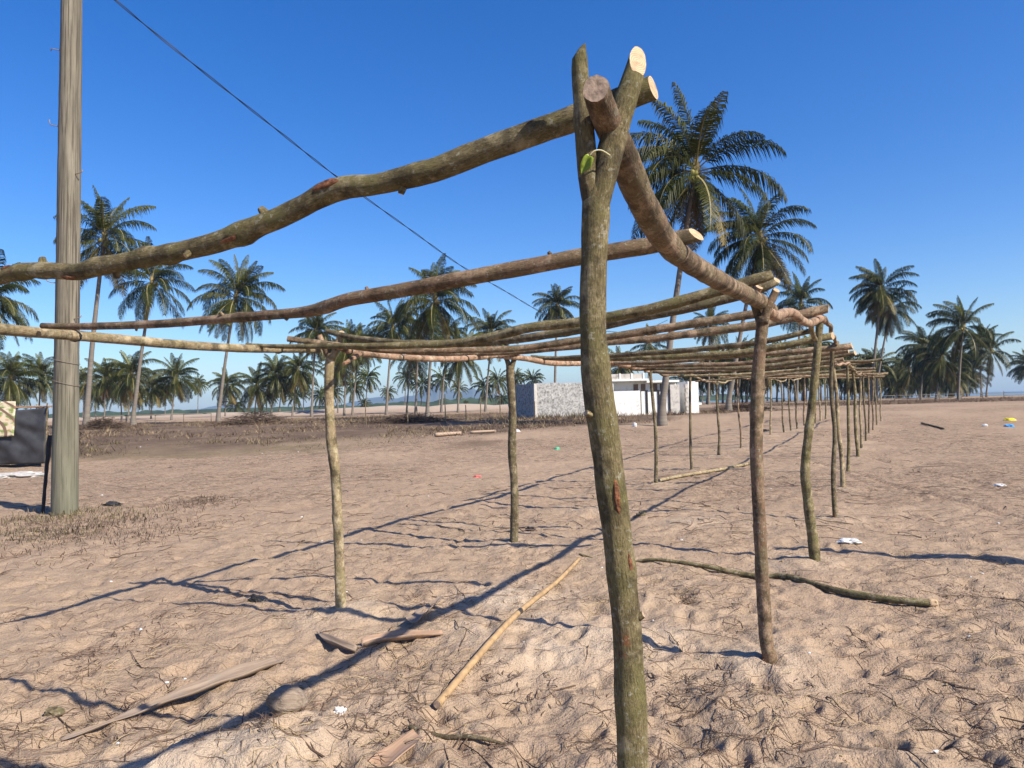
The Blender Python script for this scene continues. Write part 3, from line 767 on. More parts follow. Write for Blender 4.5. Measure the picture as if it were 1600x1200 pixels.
for (t_, a_, l_, r_) in ((.12, 5.2, .010, .009), (.20, 1.6, .014, .009), (.33, 4.6, .016, .012), (.41, 2.4, .012, .010), (.49, 1.2, .016, .011), (.58, 4.9, .018, .012), (.66, 2.0, .012, .009)): stub(xo, xd, xf, t_, a_, l_, r_, 'bark_green', random.choice(('cut', 'cut_old')))
for (t_, a_, l_, r_) in ((.15, 4.6, .010, .007), (.29, 1.5, .010, .007), (.38, 5.0, .012, .008), (.52, 2.0, .010, .007), (.63, 4.2, .014, .007), (.8, 1.2, .010, .006)): stub(x2o, x2d, x2f, t_, a_, l_, r_, 'bark_brown', random.choice(('cut', 'cut_old')))
BR = ['bark_brown', 'bark_dark', 'bark_green']
XP = [
 ([(1206, 429, 4.0, 14), (1180, 437, 4.0, 18), (1100, 461, 4.05, 18), (1000, 487, 4.15, 17), (905, 502, 4.3, 16), (830, 512, 4.4, 15), (757, 528, 4.55, 14), (686, 539, 4.7, 12), (560, 541, 4.85, 10), (440, 540, 5.1, 7), (385, 537, 5.2, 5)],
  'pole with a pointed tip reaching past the stubby knob, upper of the pair', 'bark_green'),
 ([(1214, 437, 4.3, 12), (1195, 446, 4.3, 17), (1120, 471, 4.35, 17), (1000, 496, 4.5, 15.5), (905, 515, 4.7, 14), (764, 534, 5.0, 12), (657, 537, 5.25, 10), (567, 530, 5.5, 9), (512, 516, 5.7, 8)],
  'pole with a slivered tip just under the pointed one, lower of the pair', 'bark_dark'),
 ([(1205, 484, 5.1, 14), (1180, 491, 5.1, 13.5), (1060, 511, 5.25, 13), (947, 526, 5.4, 12), (905, 531, 5.5, 11), (800, 544, 5.6, 10), (640, 549, 5.6, 9), (540, 541, 5.6, 9), (450, 531, 5.6, 9)],
  'brown pole with blunt end laid behind the pale forked post', 'bark_brown'),
 ([(1294, 483, 6.6, 13), (1270, 487, 6.6, 16), (1240, 495, 6.6, 15), (1154, 512, 6.7, 14), (1060, 524, 6.85, 12), (945, 536, 7.0, 10), (905, 541, 7.1, 9), (760, 552, 7.4, 8), (640, 552, 7.6, 6)],
  'stout pole with thick sawn end resting on the bowed mossy post', 'bark_brown'),
 ([(1268, 518, 7.2, 9), (1180, 536, 7.4, 9), (1060, 548, 7.8, 9), (960, 556, 8.2, 8), (850, 560, 8.7, 6)], 'thin brown pole just under the stout sawn one', 'bark_dark'),
 ([(1301, 524, 7.8, 12), (1270, 530, 7.8, 12), (1195, 545, 7.95, 11), (1135, 553, 8.1, 10.5), (1060, 557, 8.3, 10), (905, 561, 8.8, 8), (830, 558, 9.1, 6)], 'mossy green pole with round sawn end', 'bark_green'),
 ([(1331, 541, 9.3, 11), (1302, 544, 9.3, 10), (1215, 551, 9.5, 8), (1060, 564, 10.0, 7), (960, 568, 10.5, 6)], 'pole with a wedge-shaped end jutting past the slim posts', 'bark_brown'),
 ([(1325, 548, 10.3, 9), (1191, 565, 10.7, 7.5), (1060, 571, 11.2, 7), (940, 570, 11.8, 5)], 'reddish pole sagging in its middle, among the stacked poles', 'bark_brown'),
 ([(1336, 551, 11.6, 8), (1195, 572, 12.0, 7), (1060, 576, 12.5, 6), (985, 577, 13.0, 5)], 'dark narrow pole with a pale end among the stacked poles', 'bark_dark'),
 ([(1318, 561, 12.6, 7), (1190, 575, 13.0, 6), (1060, 582, 13.6, 5.5), (1010, 580, 14, 4)], 'slender brown pole low among the stacked poles', 'bark_brown'),
 ([(1362, 565, 15.0, 5), (1300, 572, 15.2, 5), (1191, 583, 15.8, 4.5), (1060, 588, 16.5, 4)], 'thin straight greyish pole sticking out beyond the posts', 'bark_tan'),
]
for pts, lab, mt in XP:
    near = pts[0][2] < 7
    pole('roof_pole', pts, lab, mt, 18 if near else 10, .035 if near else .08, .05, [(random.uniform(.2, .9), .005, random.uniform(0, 6), .03) for _ in range(4)],
         wob=.012, slant0=((YB+UP*random.uniform(-.6, .6)).normalized()*-1, random.uniform(.2, 1.2)), cap1='cut_old')
# the bays further off
Rt = sorted([(d, t) for (r, d, t) in POST_TOPS if r == 'R'], key=lambda q: q[0]); Lt = sorted([(d, t) for (r, d, t) in POST_TOPS if r == 'L'], key=lambda q: q[0])
for (d, t) in Rt:
    if d < 14: continue
    q = min(Lt, key=lambda s: abs(s[0]-d-1.0))[1]
    for k in range(2):
        a = t+Vector((random.uniform(.2, .6), random.uniform(-.6, .6), .07)); b = q+Vector((random.uniform(-.8, -.2), random.uniform(-.6, .6), .07))
        m = (a+b)/2+Vector((0, 0, random.uniform(-.08, .02)))
        o, _, _ = tube('roof_pole', [(a, .032), (m, .028), (b, .02)], 8, random.choice(BR), step=.2, rough=.06, wob=.04, cap0='cut', cap1='cut_old')
        tag(o, 'distant crosswise pole bridging the two rows of slim posts', 'pole', GL)

# ------------------------------------------------------------------ things lying on the sand
def lying(pts_px, widths, name, label, cat, mat, up=None, **kw):
    up = 1.25 if up is None else up
    path = []
    for (x, y), w in zip(pts_px, widths):
        g, d = on_ground(x, y); r = w/2*d/FPX; path.append((g+Vector((0, 0, r*(.7 if up is None else up))), r))
    o, d, f = tube(name, path, kw.pop('sides', 14), mat, **kw); tag(o, label, cat); return o, d, f
M['bare_wood'] = simple('bare_wood', (.34, .225, .115), var=.3, scale=14)
bo, bd, bf = lying([(905, 880), (870, 914), (800, 988), (683, 1108)], [5, 6.5, 9, 12.5], 'bare_pole', 'peeled yellow-tan stick lying alone on the sand', 'stick', 'bare_wood',
      step=.03, rough=.03, cap0='cut_old', cap1='cut_old', seed=5, up=2.2)
scar_patch('dark_band', bo, bd, bf, .35, .37, 1.57, 1.4, mat='black', seed=3)
lo2, ld, lf2 = lying([(905, 868), (960, 878), (1020, 882), (1090, 890), (1150, 896), (1190, 900), (1230, 905), (1300, 925), (1380, 940), (1440, 947), (1462, 948)], [3, 4, 5, 6.5, 7.5, 8.5, 9.5, 10, 10.5, 11, 10],
      'fallen_branch', 'long crooked greenish branch with peeled white butt lying on the sand', 'branch', 'bark_green', step=.03, rough=.06, cap0='cut', cap1='cut', knots=[(.55, .008, 1, .04), (.85, .006, 2, .03)])
tube('peeled_end', [(ld[-3][0], ld[-3][1]*1.06), (ld[-2][0], ld[-2][1]*1.10), (ld[-1][0]+Vector((.012, 0, 0)), ld[-1][1]*.9)], 14, 'cut', lo2, step=.012, rough=.12)
lying([(1030, 754), (1070, 746), (1120, 738), (1172, 728)], [5, 5, 5, 4], 'bare_pole', 'thin pale stick lying between the thin posts', 'stick', 'bark_tan', step=.08, sides=8, cap0='cut', cap1='cut')
lying([(640, 1146), (690, 1157), (740, 1166), (790, 1170)], [8, 9, 8, 4], 'charred_stick', 'flat blackened stick among dry roots', 'stick', 'bark_dark', step=.03, sides=8)
lying([(1440, 663), (1475, 671)], [3, 3], 'dark_branch', 'short dark branch on the far open sand', 'branch', 'bark_dark', step=.2, sides=6)
lying([(680, 683), (720, 680)], [6, 5], 'weathered_log', 'bleached log lying at the edge of the scrub', 'log', 'cut_old', step=.2, sides=8)
lying([(735, 678), (775, 676)], [4, 4], 'weathered_log', 'thin bleached log beside a thicker one at the scrub edge', 'log', 'cut_old', step=.2, sides=8)

def sheath(pts, widths, name, label, mat, curl=.5, cat='palm sheath', twist=0.0):
    """dried boat-shaped palm sheath lying on the sand: pts along photo pixels, widths in px"""
    path = []
    for (x, y), w in zip(pts, widths):
        g, d = on_ground(x, y); path.append((g, w*d/FPX/2))
    z0, z1 = path[0][0].z, path[-1][0].z; n_ = len(path)-1
    lift = max(0, max(p.z-(z0+(z1-z0)*i/n_) for i, (p, r) in enumerate(path)))*.7
    path = [(Vector((p.x, p.y, z0+(z1-z0)*i/n_+lift+.004)), r) for i, (p, r) in enumerate(path)]
    d = catmull(path, .03); verts = []; uvs = []; K = 9; L = 0
    for i, (p, r) in enumerate(d):
        t = (d[min(i+1, len(d)-1)][0]-d[max(i-1, 0)][0]).normalized(); s = t.cross(UP).normalized()
        if i: L += (p-d[i-1][0]).length
        for k in range(K):
            f = k/(K-1)*2-1; a = f*1.25
            q = p+s*(math.sin(a)*r)+UP*((1-math.cos(a))*r*curl*1.4)
            q.z += .004*math.sin(L*21+f*2)
            verts.append(q); uvs.append((f*.05, L))
    faces = [(i*K+k, i*K+k+1, (i+1)*K+k+1, (i+1)*K+k) for i in range(len(d)-1) for k in range(K-1)]
    o = mesh_obj(name, verts, faces, mat, None, uvs, True, d[0][0].copy())
    o.modifiers.new('thick', 'SOLIDIFY').thickness = .006
    return tag(o, label, cat)
sheath([(438, 1040), (400, 1054), (345, 1072), (285, 1092), (225, 1113), (165, 1134), (95, 1157)], [22, 40, 38, 30, 19, 12, 5], 'palm_sheath', 'long grey-brown boat-shaped palm sheath tapering to a thin tail', 'spathe', .55)
sheath([(692, 995), (660, 998), (620, 1000), (580, 1006), (566, 1008)], [10, 22, 27, 28, 22], 'palm_sheath', 'short pinkish-orange palm sheath crossed by a pole shadow', 'spathe_pink', .75)
sheath([(498, 993), (515, 1003), (540, 1010), (556, 1011)], [5, 14, 18, 12], 'palm_sheath', 'small dark curled palm sheath beside the pinkish one', 'spathe', .9)
sheath([(655, 1168), (625, 1182), (590, 1200), (560, 1215)], [30, 40, 46, 40], 'palm_sheath', 'pale frayed palm sheath half sunk among dry roots', 'spathe_pink', .35)
sheath([(690, 935), (665, 962), (645, 985)], [8, 16, 22], 'palm_sheath', 'grey splintered palm sheath leaning on the pinkish one', 'spathe', .6)

def blob(name, px, py, w, h, depth_f, mat, label, cat, jag=.35, sub=3, up=.35):
    g, d = on_ground(px, py); W = w*d/FPX/2; Hh = h*d/FPX/2
    bm = bmesh.new(); bmesh.ops.create_icosphere(bm, subdivisions=sub, radius=1); sd = random.random()*50
    for v in bm.verts:
        n_ = 1+jag*(mnoise.noise(v.co*1.6+Vector((sd, 0, 0)))+.6*mnoise.noise(v.co*4+Vector((sd, 3, 0))))
        v.co = Vector((v.co.x*W, v.co.y*W*depth_f, v.co.z*Hh))*n_
    me = bpy.data.meshes.new(name); bm.to_mesh(me); bm.free()
    if jag < .3: me.polygons.foreach_set('use_smooth', [True]*len(me.polygons))
    me.materials.append(M[mat]); o = link(bpy.data.objects.new(name, me)); o.location = g+UP*(Hh*up); o.rotation_euler.z = random.uniform(-.5, .5)
    return tag(o, label, cat)
# old coconut husk with fibre strands
hk = blob('coconut_husk', 450, 1116, 62, 46, .8, 'husk', 'weathered grey fibrous coconut husk on the sand', 'coconut husk', .12, 4, .75)
hk.rotation_euler = (0.1, .18, .45)
for v in hk.data.vertices:              # pointed, torn ovoid
    f = v.co.x/.13; k = 1-.30*max(0, f)**2-.10*max(0, -f)**2; v.co.y *= k; v.co.z *= k
    v.co += Vector((0, 1, 1))*(.004*mnoise.noise(Vector((v.co.x*6, v.co.y*70, v.co.z*70))))
for k in range(14):
    a = random.uniform(-1, 1); b_ = Vector((-.10, .05*a, random.uniform(-.01, .05)))
    fo, _, _ = tube('husk_fibre', [(b_, .0012), (b_+Vector((-.05, .02*a, .01)), .001), (b_+Vector((-.09, random.uniform(-.04, .04), -.01)), .0006)], 4, 'straw', None, step=.03, rough=0)
    fo.location = fo.location; fo.parent = hk
blob('plastic_scrap', 1327, 851, 32, 9, .8, 'white_litter', 'white plastic scrap behind the bowed mossy post', 'litter', .5)
blob('plastic_scrap', 1562, 758, 16, 5, .8, 'white_litter', 'lone white plastic scrap on the open sand', 'litter', .4)
blob('plastic_bag', 1577, 657, 15, 6, .8, 'yellow_litter', 'crumpled yellow plastic bag', 'litter', .5)
blob('plastic_bag', 1577, 667, 14, 6, .8, 'blue_litter', 'crumpled bright blue plastic bag', 'litter', .5)
blob('plastic_bottle', 1539, 667, 9, 5, .6, 'white_litter', 'small white bottle near the coloured bags', 'litter', .25)
blob('paper_scrap', 530, 1123, 18, 14, .6, 'white_litter', 'crumpled white paper scrap near the coconut husk', 'litter', .6)
blob('black_rag', 399, 944, 20, 13, .7, 'black', 'black tangled rag on the sand in a shadow line', 'litter', .7)
blob('black_scrap', 829, 831, 15, 9, .5, 'black', 'bent black rubber scrap near the dark knotty post', 'litter', .6)
blob('dark_clod', 86, 1116, 32, 16, .7, 'bark_dark', 'dark rotten husk lump half buried in sand', 'debris', .4)
blob('black_scrap', 175, 791, 26, 9, .6, 'black', 'flat black plastic scrap near the utility pole', 'litter', .5)
blob('pink_scrap', 745, 746, 14, 4, .6, 'red_litter', 'faded pink plastic scrap in the middle of the yard', 'litter', .5)
blob('green_scrap', 870, 701, 10, 5, .6, 'green_litter', 'small green plastic scrap far out on the sand', 'litter', .5)
blob('dark_clod', 1002, 806, 16, 9, .7, 'bark_dark', 'dark clod of rotten wood beside the shadow of a pole', 'debris', .4)
blob('black_rag', 1196, 675, 10, 5, .7, 'black', 'small black rag between the thin posts', 'litter', .5)
blob('foam_block', 992, 667, 7, 10, .8, 'white_litter', 'small white foam block in front of the white house', 'litter', .2)
blob('plastic_scrap', 808, 675, 9, 6, .8, 'white_litter', 'white scrap at the foot of the rough grey wall', 'litter', .4)
M['ash'] = simple('ash', (.40, .385, .36), var=.3, scale=9)
ap = blob('ash_heap', 22, 745, 75, 12, .7, 'ash', 'low heap of white ash beside the black shelter', 'ash heap', .45, 4, .1)
# scattered little white bits: shells and paper
LB = 'tiny white bits strewn on the sand'
for k in range(50):
    px = random.uniform(0, 1600); py = 690+520*random.random()**1.6
    w = random.uniform(2.5, 5.5)*(py-600)/350+1.5
    o = blob('shell_bit', px, py, w, w*.55, .7, 'white_litter' if k % 3 else 'straw', 'tiny pale shell or paper bit on the sand', 'litter', .5, 1, .4); o['group'] = LB

# dry twigs, roots and straw: uncountable litter
def litter(name, mat, n, rmin, rmax, lmin, lmax, wmin, wmax, label, curl, lift, cluster_seed, thr):
    V = []; F = []; tries = 0; made = 0
    while made < n and tries < n*12:
        tries += 1
        r = rmin*math.exp(random.random()*math.log(rmax/rmin)); a = R(random.uniform(-42, 42))
        x = r*math.sin(a); y = r*math.cos(a)
        c = float(fbm(np.array([x*1.3]), np.array([y*1.3]), 3, cluster_seed)[0])
        if c < thr+random.uniform(-.12, .12): continue
        L = random.uniform(lmin, lmax)*(1.0 if random.random() > .15 else 1.8); w = random.uniform(wmin, wmax)
        an = random.uniform(0, 2*math.pi); seg = 5; cu = random.uniform(-curl, curl); cx, cy = x, y
        lz = random.uniform(0, lift); base = len(V)
        for s in range(seg+1):
            f = s/seg
            z = ground_z(cx, cy)+w*.6+lz*math.sin(math.pi*f*random.uniform(.8, 1.1))
            ww = w*(1-.6*f)
            nx, ny = -math.sin(an), math.cos(an)
            V += [(cx+nx*ww, cy+ny*ww, z-ww*.5), (cx-nx*ww, cy-ny*ww, z-ww*.5), (cx, cy, z+ww)]
            if s:
                b0 = base+(s-1)*3; b1 = base+s*3
                for k in range(3): F.append((b0+k, b0+(k+1) % 3, b1+(k+1) % 3, b1+k))
            an += cu/seg+random.uniform(-.25, .25)*curl; cx += math.cos(an)*L/seg; cy += math.sin(an)*L/seg
        made += 1
    o = mesh_obj(name, V, F, mat, smooth=False); o['kind'] = 'stuff'; o['label'] = label; o['category'] = 'litter'
litter('dry_roots', 'twig', 7000, 2.2, 17, .04, .20, .0009, .0028, 'dark dry roots and twigs strewn thickly over the sand', 1.7, .022, 31, .46)
litter('dry_straw', 'straw', 2200, 2.2, 14, .05, .20, .0009, .0022, 'pale dry straw stalks strewn over the sand', .8, .03, 35, .52)
litter('coarse_sticks', 'twig', 330, 2.5, 20, .2, .5, .002, .005, 'thicker brown sticks scattered across the sand', .7, .02, 38, .46)
litter('strewn_sticks', 'twig', 1000, 9, 34, .10, .45, .003, .008, 'dark sticks and root bits strewn over the middle of the yard', .8, .03, 41, .44)
# tussocks of dry roots
def tuft_patch(name, spots, mat, label, blades, hmin, hmax, cat='dry grass'):
    V = []; F = []
    for (px, py, sx, n) in spots:
        g, d = on_ground(px, py); s = sx*d/FPX
        for k in range(n*blades):
            x = g.x+random.gauss(0, s*.55); y = g.y+random.gauss(0, s*.8); z = ground_z(x, y)
            h = random.uniform(hmin, hmax); a = random.uniform(0, 6.28); le = random.uniform(.5, 1.6)*h if hmax > .1 else random.uniform(.05, .16); w = random.uniform(.0012, .003)*(1+d/12)
            nx, ny = -math.sin(a)*w, math.cos(a)*w; b0 = len(V)
            mx, my = x+math.cos(a)*le*.4, y+math.sin(a)*le*.4; ex, ey = x+math.cos(a)*le, y+math.sin(a)*le
            V += [(x-nx, y-ny, z-.01), (x+nx, y+ny, z-.01), (mx+nx, my+ny, z+h*.75), (mx-nx, my-ny, z+h*.75), (ex, ey, z+h*random.uniform(.5, 1.0))]
            F += [(b0, b0+1, b0+2, b0+3), (b0+3, b0+2, b0+4)]
    o = mesh_obj(name, V, F, mat, smooth=False); o['kind'] = 'stuff'; o['label'] = label; o['category'] = cat
tuft_patch('dry_tussocks', [(600, 1140, 90, 5), (1080, 1080, 60, 3), (1230, 1110, 90, 4), (190, 1110, 60, 3), (160, 1020, 60, 3), (430, 1130, 60, 3), (840, 1090, 70, 3), (760, 1060, 50, 2),
                            (250, 985, 60, 2), (1540, 930, 70, 4), (1560, 1160, 80, 3), (1350, 1010, 60, 2), (1070, 940, 25, 3), (310, 785, 50, 6), (320, 820, 40, 3), (1480, 840, 50, 2)],
           'twig', 'wiry dark tussocks of dead roots on the sand', 30, .006, .028)
tuft_patch('dry_weeds', [(40, 812, 80, 5), (110, 806, 40, 5), (165, 810, 50, 3), (10, 842, 80, 4), (90, 838, 70, 3), (205, 806, 60, 2)], 'grass', 'dry brownish weeds round the foot of the utility pole', 44, .02, .12)
tuft_patch('dry_weeds', [(40, 820, 110, 9), (150, 820, 90, 9), (240, 828, 70, 4), (90, 840, 120, 9), (300, 790, 60, 3), (320, 782, 30, 3), (150, 850, 120, 5)], 'scrub', 'dead brown weeds mixed in round the utility pole', 44, .015, .10)

# scrub belt
def scrub_belt():
    V = []; F = []; V2 = []; F2 = []; V3 = []; F3 = []
    n = 0
    while n < 13000:
        y = random.uniform(26, 80); x = random.uniform(-.85, .42)*y
        az = x/y
        e = 26.5+7*(float(fbm(np.array([x*.15]), np.array([y*.15]), 4, 20)[0])-.5)*2+max(0, az+.05)*55+random.expovariate(.6)
        if y < e or (az > .12 and y > 58): continue
        c = float(fbm(np.array([x*.25]), np.array([y*.25]), 3, 22)[0])
        if c < random.uniform(.36, .62): continue
        n += 1; z = ground_z(x, y) if y < 110 else T(x, y)
        green = (y < e+4.5 and az < -.12 and random.random() < .75) or random.random() < .04
        h = random.uniform(.03, .15)*(1.9 if c > .58 else 1)*(.6 if green else 1)*(1 if random.random() > .06 else 2.2); VV, FF = (V2, F2) if green else ((V3, F3) if random.random() < .30 else (V, F))
        for k in range(5):
            a = random.uniform(0, 6.28); w = random.uniform(.008, .02); le = random.uniform(.4, 2.6)*h
            ox, oy = x+random.gauss(0, .15), y+random.gauss(0, .15); b0 = len(VV)
            VV += [(ox-math.sin(a)*w, oy+math.cos(a)*w, z-.03), (ox+math.sin(a)*w, oy-math.cos(a)*w, z-.03), (ox+math.cos(a)*le, oy+math.sin(a)*le, z+h*random.uniform(.6, 1.1))]
            FF += [(b0, b0+1, b0+2)]
    for nm, VV, FF, mt, lab in (('dry_scrub', V, F, 'scrub', 'belt of dead brown scrub covering the ground behind the sand yard'), ('pale_stalks', V3, F3, 'straw', 'bleached dry stalks mixed through the dead scrub'), ('low_grass', V2, F2, 'grass', 'dull green-brown low grass along the front of the scrub')):
        o = mesh_obj(nm, VV, FF, mt, smooth=False); o['kind'] = 'stuff'; o['label'] = lab; o['category'] = 'scrub'
scrub_belt()
# heap of cut brush
def scrub_right():
    V = []; F = []
    for k in range(5200):
        y = random.uniform(66, 92); x = random.uniform(.28, .85)*y
        if float(fbm(np.array([x*.12]), np.array([y*.3]), 3, 61)[0]) < random.uniform(.38, .6): continue
        z = T(x, y); h = random.uniform(.08, .38)
        for q in range(5):
            a = random.uniform(0, 6.28); w = random.uniform(.02, .04); le = random.uniform(.5, 2.2)*h; ox, oy = x+random.gauss(0, .25), y+random.gauss(0, .25); b0 = len(V)
            V += [(ox-w, oy, z-.03), (ox+w, oy, z-.03), (ox+math.cos(a)*le, oy+math.sin(a)*le, z+h*random.uniform(.5, 1.1))]; F.append((b0, b0+1, b0+2))
    o = mesh_obj('dry_scrub', V, F, 'scrub', smooth=False); o['kind'] = 'stuff'; o['label'] = 'ragged dark scrub along the far rail fence'; o['category'] = 'scrub'
scrub_right()
def brush_heap(px, d, w, h, label):
    c = P(px, 660, d); c.z = T(c.x, c.y); V = []; F = []
    for k in range(900):
        u = random.gauss(0, .4); v = random.gauss(0, .35); top = h*math.exp(-(u*u+v*v)*2.2)
        p = Vector((c.x+u*w, c.y+v*w*.6, c.z+random.random()*top)); a = random.uniform(0, 6.28); L = random.uniform(.3, .9); e = random.uniform(-.25, .35); t = random.uniform(.006, .02)
        q = p+Vector((math.cos(a)*L, math.sin(a)*L, e*L)); b0 = len(V)
        V += [p+Vector((0, 0, t)), p-Vector((0, 0, t)), q-Vector((0, 0, t*.5)), q+Vector((0, 0, t*.5)), p+Vector((-math.sin(a)*t*2, math.cos(a)*t*2, 0)), q+Vector((-math.sin(a)*t, math.cos(a)*t, 0))]
        F += [(b0, b0+1, b0+2, b0+3), (b0, b0+4, b0+5, b0+3)]
    o = mesh_obj('brush_heap', V, F, 'scrub', smooth=False); tag(o, label, 'brush heap')
brush_heap(400, 52, 3.2, 1.0, 'big tangled heap of dead brush under the palms')
brush_heap(640, 45, 3.0, .5, 'low spread heap of dead brush before the tall dark palm')
brush_heap(160, 50, 2.0, .8, 'tangle of dead stalks round the foot of a leaning palm')
brush_heap(1160, 52, 2.4, .6, 'low dark rubbish and brush heap beside the white house')

# ------------------------------------------------------------------ UTILITY POLE, WIRE, SHELTER
gU, dU = on_ground(101, 802)
topU = P(113, -75, dU)
pu = [(gU-Vector((0, 0, .4)), .205), (gU+Vector((0, 0, .05)), .200), (gU.lerp(topU, .35), .180), (gU.lerp(topU, .7), .168), (topU, .150)]
ou, du, fu = tube('utility_pole', pu, 32, 'pole', step=.12, rough=.012, seed=2)
tag(ou, 'thick weathered grey wooden utility pole with greenish foot', 'utility pole')
def ring(name, py, tilt, mat, r=.004):
    f = (802-py)/(802+75); c = gU.lerp(topU, f); rad_ = .200-.05*f+.007; pts = []
    for k in range(25):
        a = 2*math.pi*k/24; pts.append((c+Vector((math.cos(a)*rad_, math.sin(a)*rad_, tilt*math.cos(a))), r))
    o, _, _ = tube(name, pts, 6, mat, None, step=.05, rough=0); adopt_chain(o, ou)
ring('wire_tie', 565, -.05, 'metal'); ring('wire_tie', 598, -.06, 'metal')
def hook(py, side, up):
    f = (802-py)/(802+75); c = gU.lerp(topU, f); rad_ = .200-.05*f; s = side
    pts = [(c+Vector((s*(rad_-.03), -.08, 0)), .008), (c+Vector((s*(rad_+.05), -.1, .01)), .008), (c+Vector((s*(rad_+.10), -.1, .03)), .008), (c+Vector((s*(rad_+.11), -.1, .03+up)), .007)]
    o, _, _ = tube('hook', pts, 6, 'metal', None, step=.03, rough=0); adopt_chain(o, ou)
hook(443, -1, .06); hook(82, -1, -.05); hook(200, -1, .08); hook(500, 1, .03); hook(275, 1, .03)
# leaning second pole whose shadow crosses the sand, standing outside the view
gs, _ = on_ground(1215, 857); dirS = Vector((2.05, -.86, 0)).normalized()
bs = gs+dirS*5.2; Hs = 4.4
topS = gs+Vector((SUN_DIR.x, SUN_DIR.y, 0))*(Hs/math.tan(SUN_EL)); topS.z = Hs
bs.z = T(bs.x, bs.y)
o, _, _ = tube('leaning_pole', [(bs-Vector((0, 0, .3)), .13), (bs, .128), (bs.lerp(topS, .5), .11), (topS, .06)], 20, 'pole', step=.15, rough=.02, cap1='cut_old')
tag(o, 'leaning weathered pole casting a long shadow over the open sand', 'pole')
# twisted cable to the tall palm
WP = [P(x, y, d) for (x, y, d) in ((113, -58, dU-.12), (180, 0, dU+.9), (276, 79, 13.2), (438, 207, 15.2), (530, 279, 16.9), (640, 358, 19.0), (720, 415, 21.4), (786, 453, 23.6), (854, 492, 26.6), (905, 510, 29.6), (952, 518, 32.8), (1000, 518, 36.5), (1043, 500, 42.8))]
cab = bpy.data.objects.new('overhead_cable', None); link(cab); cab.location = WP[0]
tag(cab, 'black twisted overhead cable sagging from the utility pole to the tall palm', 'cable')
dense = catmull([(p, .009) for p in WP], .16)
for s in (0, 1):
    pts = []
    for k, (p, r) in enumerate(dense):
        a = k*.55+s*math.pi; pts.append((p+Vector((math.cos(a)*.011, 0, math.sin(a)*.016)), .0085))
    o, _, _ = tube('cable_strand', pts, 5, 'wire', None, step=.5, rough=0); adopt_chain(o, cab)
# leaning black stick by the pole
gk, dk = on_ground(66, 800)
lean_top = P(78, 680, dk+.15)
o, _, _ = tube('leaning_stick', [(gk-Vector((0, 0, .1)), .028), (gk.lerp(lean_top, .5), .03), (gk.lerp(lean_top, .9), .045), (lean_top, .03)], 8, 'black', step=.06, rough=.12)
tag(o, 'charred black stick stuck in the sand beside the utility pole', 'stick')
# black shelter with printed cloth
gT, dT = on_ground(72, 729)
def cloth_grid(name, p00, p10, p01, p11, nu, nv, mat, amp, seed, sag=0.0, parent=None):
    V = []; U = []
    nrm = (p10-p00).cross(p01-p00).normalized()
    for b in range(nv+1):
        for a in range(nu+1):
            u, v = a/nu, b/nv
            p = (p00*(1-u)+p10*u)*(1-v)+(p01*(1-u)+p11*u)*v
            n_ = mnoise.noise(Vector((u*3+seed, v*1.6, seed)))*1.0+.5*mnoise.noise(Vector((u*8+v*5, v*4, seed+4)))
            p = p+nrm*(amp*n_)-UP*(sag*math.sin(math.pi*u)*(v))
            V.append(p); U.append((u, v))
    F = [(b*(nu+1)+a, b*(nu+1)+a+1, (b+1)*(nu+1)+a+1, (b+1)*(nu+1)+a) for b in range(nv) for a in range(nu)]
    o = mesh_obj(name, V, F, mat, None, U, True, p00.copy()); o.modifiers.new('thick', 'SOLIDIFY').thickness = .004
    if parent: adopt_chain(o, parent)
    return o
w_px = dT/FPX
sh = bpy.data.objects.new('tarp_shelter', None); link(sh); sh.location = gT
tag(sh, 'low shelter walled with sagging black tarp beside the utility pole', 'shelter')
f0 = P(-110, 738, dT); f1 = P(71, 728, dT); h0 = P(-110, 636, dT); h1 = P(74, 637, dT)
for q in (f0, f1): q.z = T(q.x, q.y)+.10
bk = Vector((f1.x, f1.y, 0)).normalized()*2.4+Vector((-.35, 0, 0))
cloth_grid('tarp_wall', f0, f1, h0, h1, 60, 26, 'tarp', .15, 1.3, .12, sh)
cloth_grid('tarp_wall', f1, f1+bk, h1, h1+bk, 24, 18, 'tarp', .09, 5.3, .1, sh)
cloth_grid('tarp_wall', f0+bk, f1+bk, h0+bk, h1+bk, 24, 12, 'tarp', .08, 7.7, .1, sh)
cloth_grid('tarp_wall', f0, f0+bk, h0, h0+bk, 24, 12, 'tarp', .08, 8.7, .1, sh)
for q, hq in ((f0, h0), (f1, h1), (f0+bk, h0+bk), (f1+bk, h1+bk)):
    b_ = Vector((q.x, q.y, T(q.x, q.y)))
    o, _, _ = tube('shelter_post', [(b_-UP*.2, .03), (b_.lerp(hq, .5), .028), (hq+UP*.15, .022)], 8, 'bark_dark', None, step=.2); adopt_chain(o, sh)
for a, b_ in ((h0, h1), (h0+bk, h1+bk), (h1, h1+bk), (h0, h0+bk)):
    e = (b_-a).normalized()
    o, _, _ = tube('shelter_rail', [(a-e*.2+UP*.05, .02), ((a+b_)/2+UP*.02, .02), (b_+e*.5+UP*.06, .016)], 8, 'bark_pink', None, step=.2, rough=.08); adopt_chain(o, sh)
c0 = P(-75, 690, dT-.14); c1 = P(22, 681, dT-.14); k0 = P(-75, 628, dT-.10); k1 = P(24, 627, dT-.10)
o = cloth_grid('printed_cloth', c0, c1, k0, k1, 26, 20, 'cloth', .035, 2.2, 0)
tag(o, 'colourful floral printed cloth hung over the black tarp shelter', 'cloth')

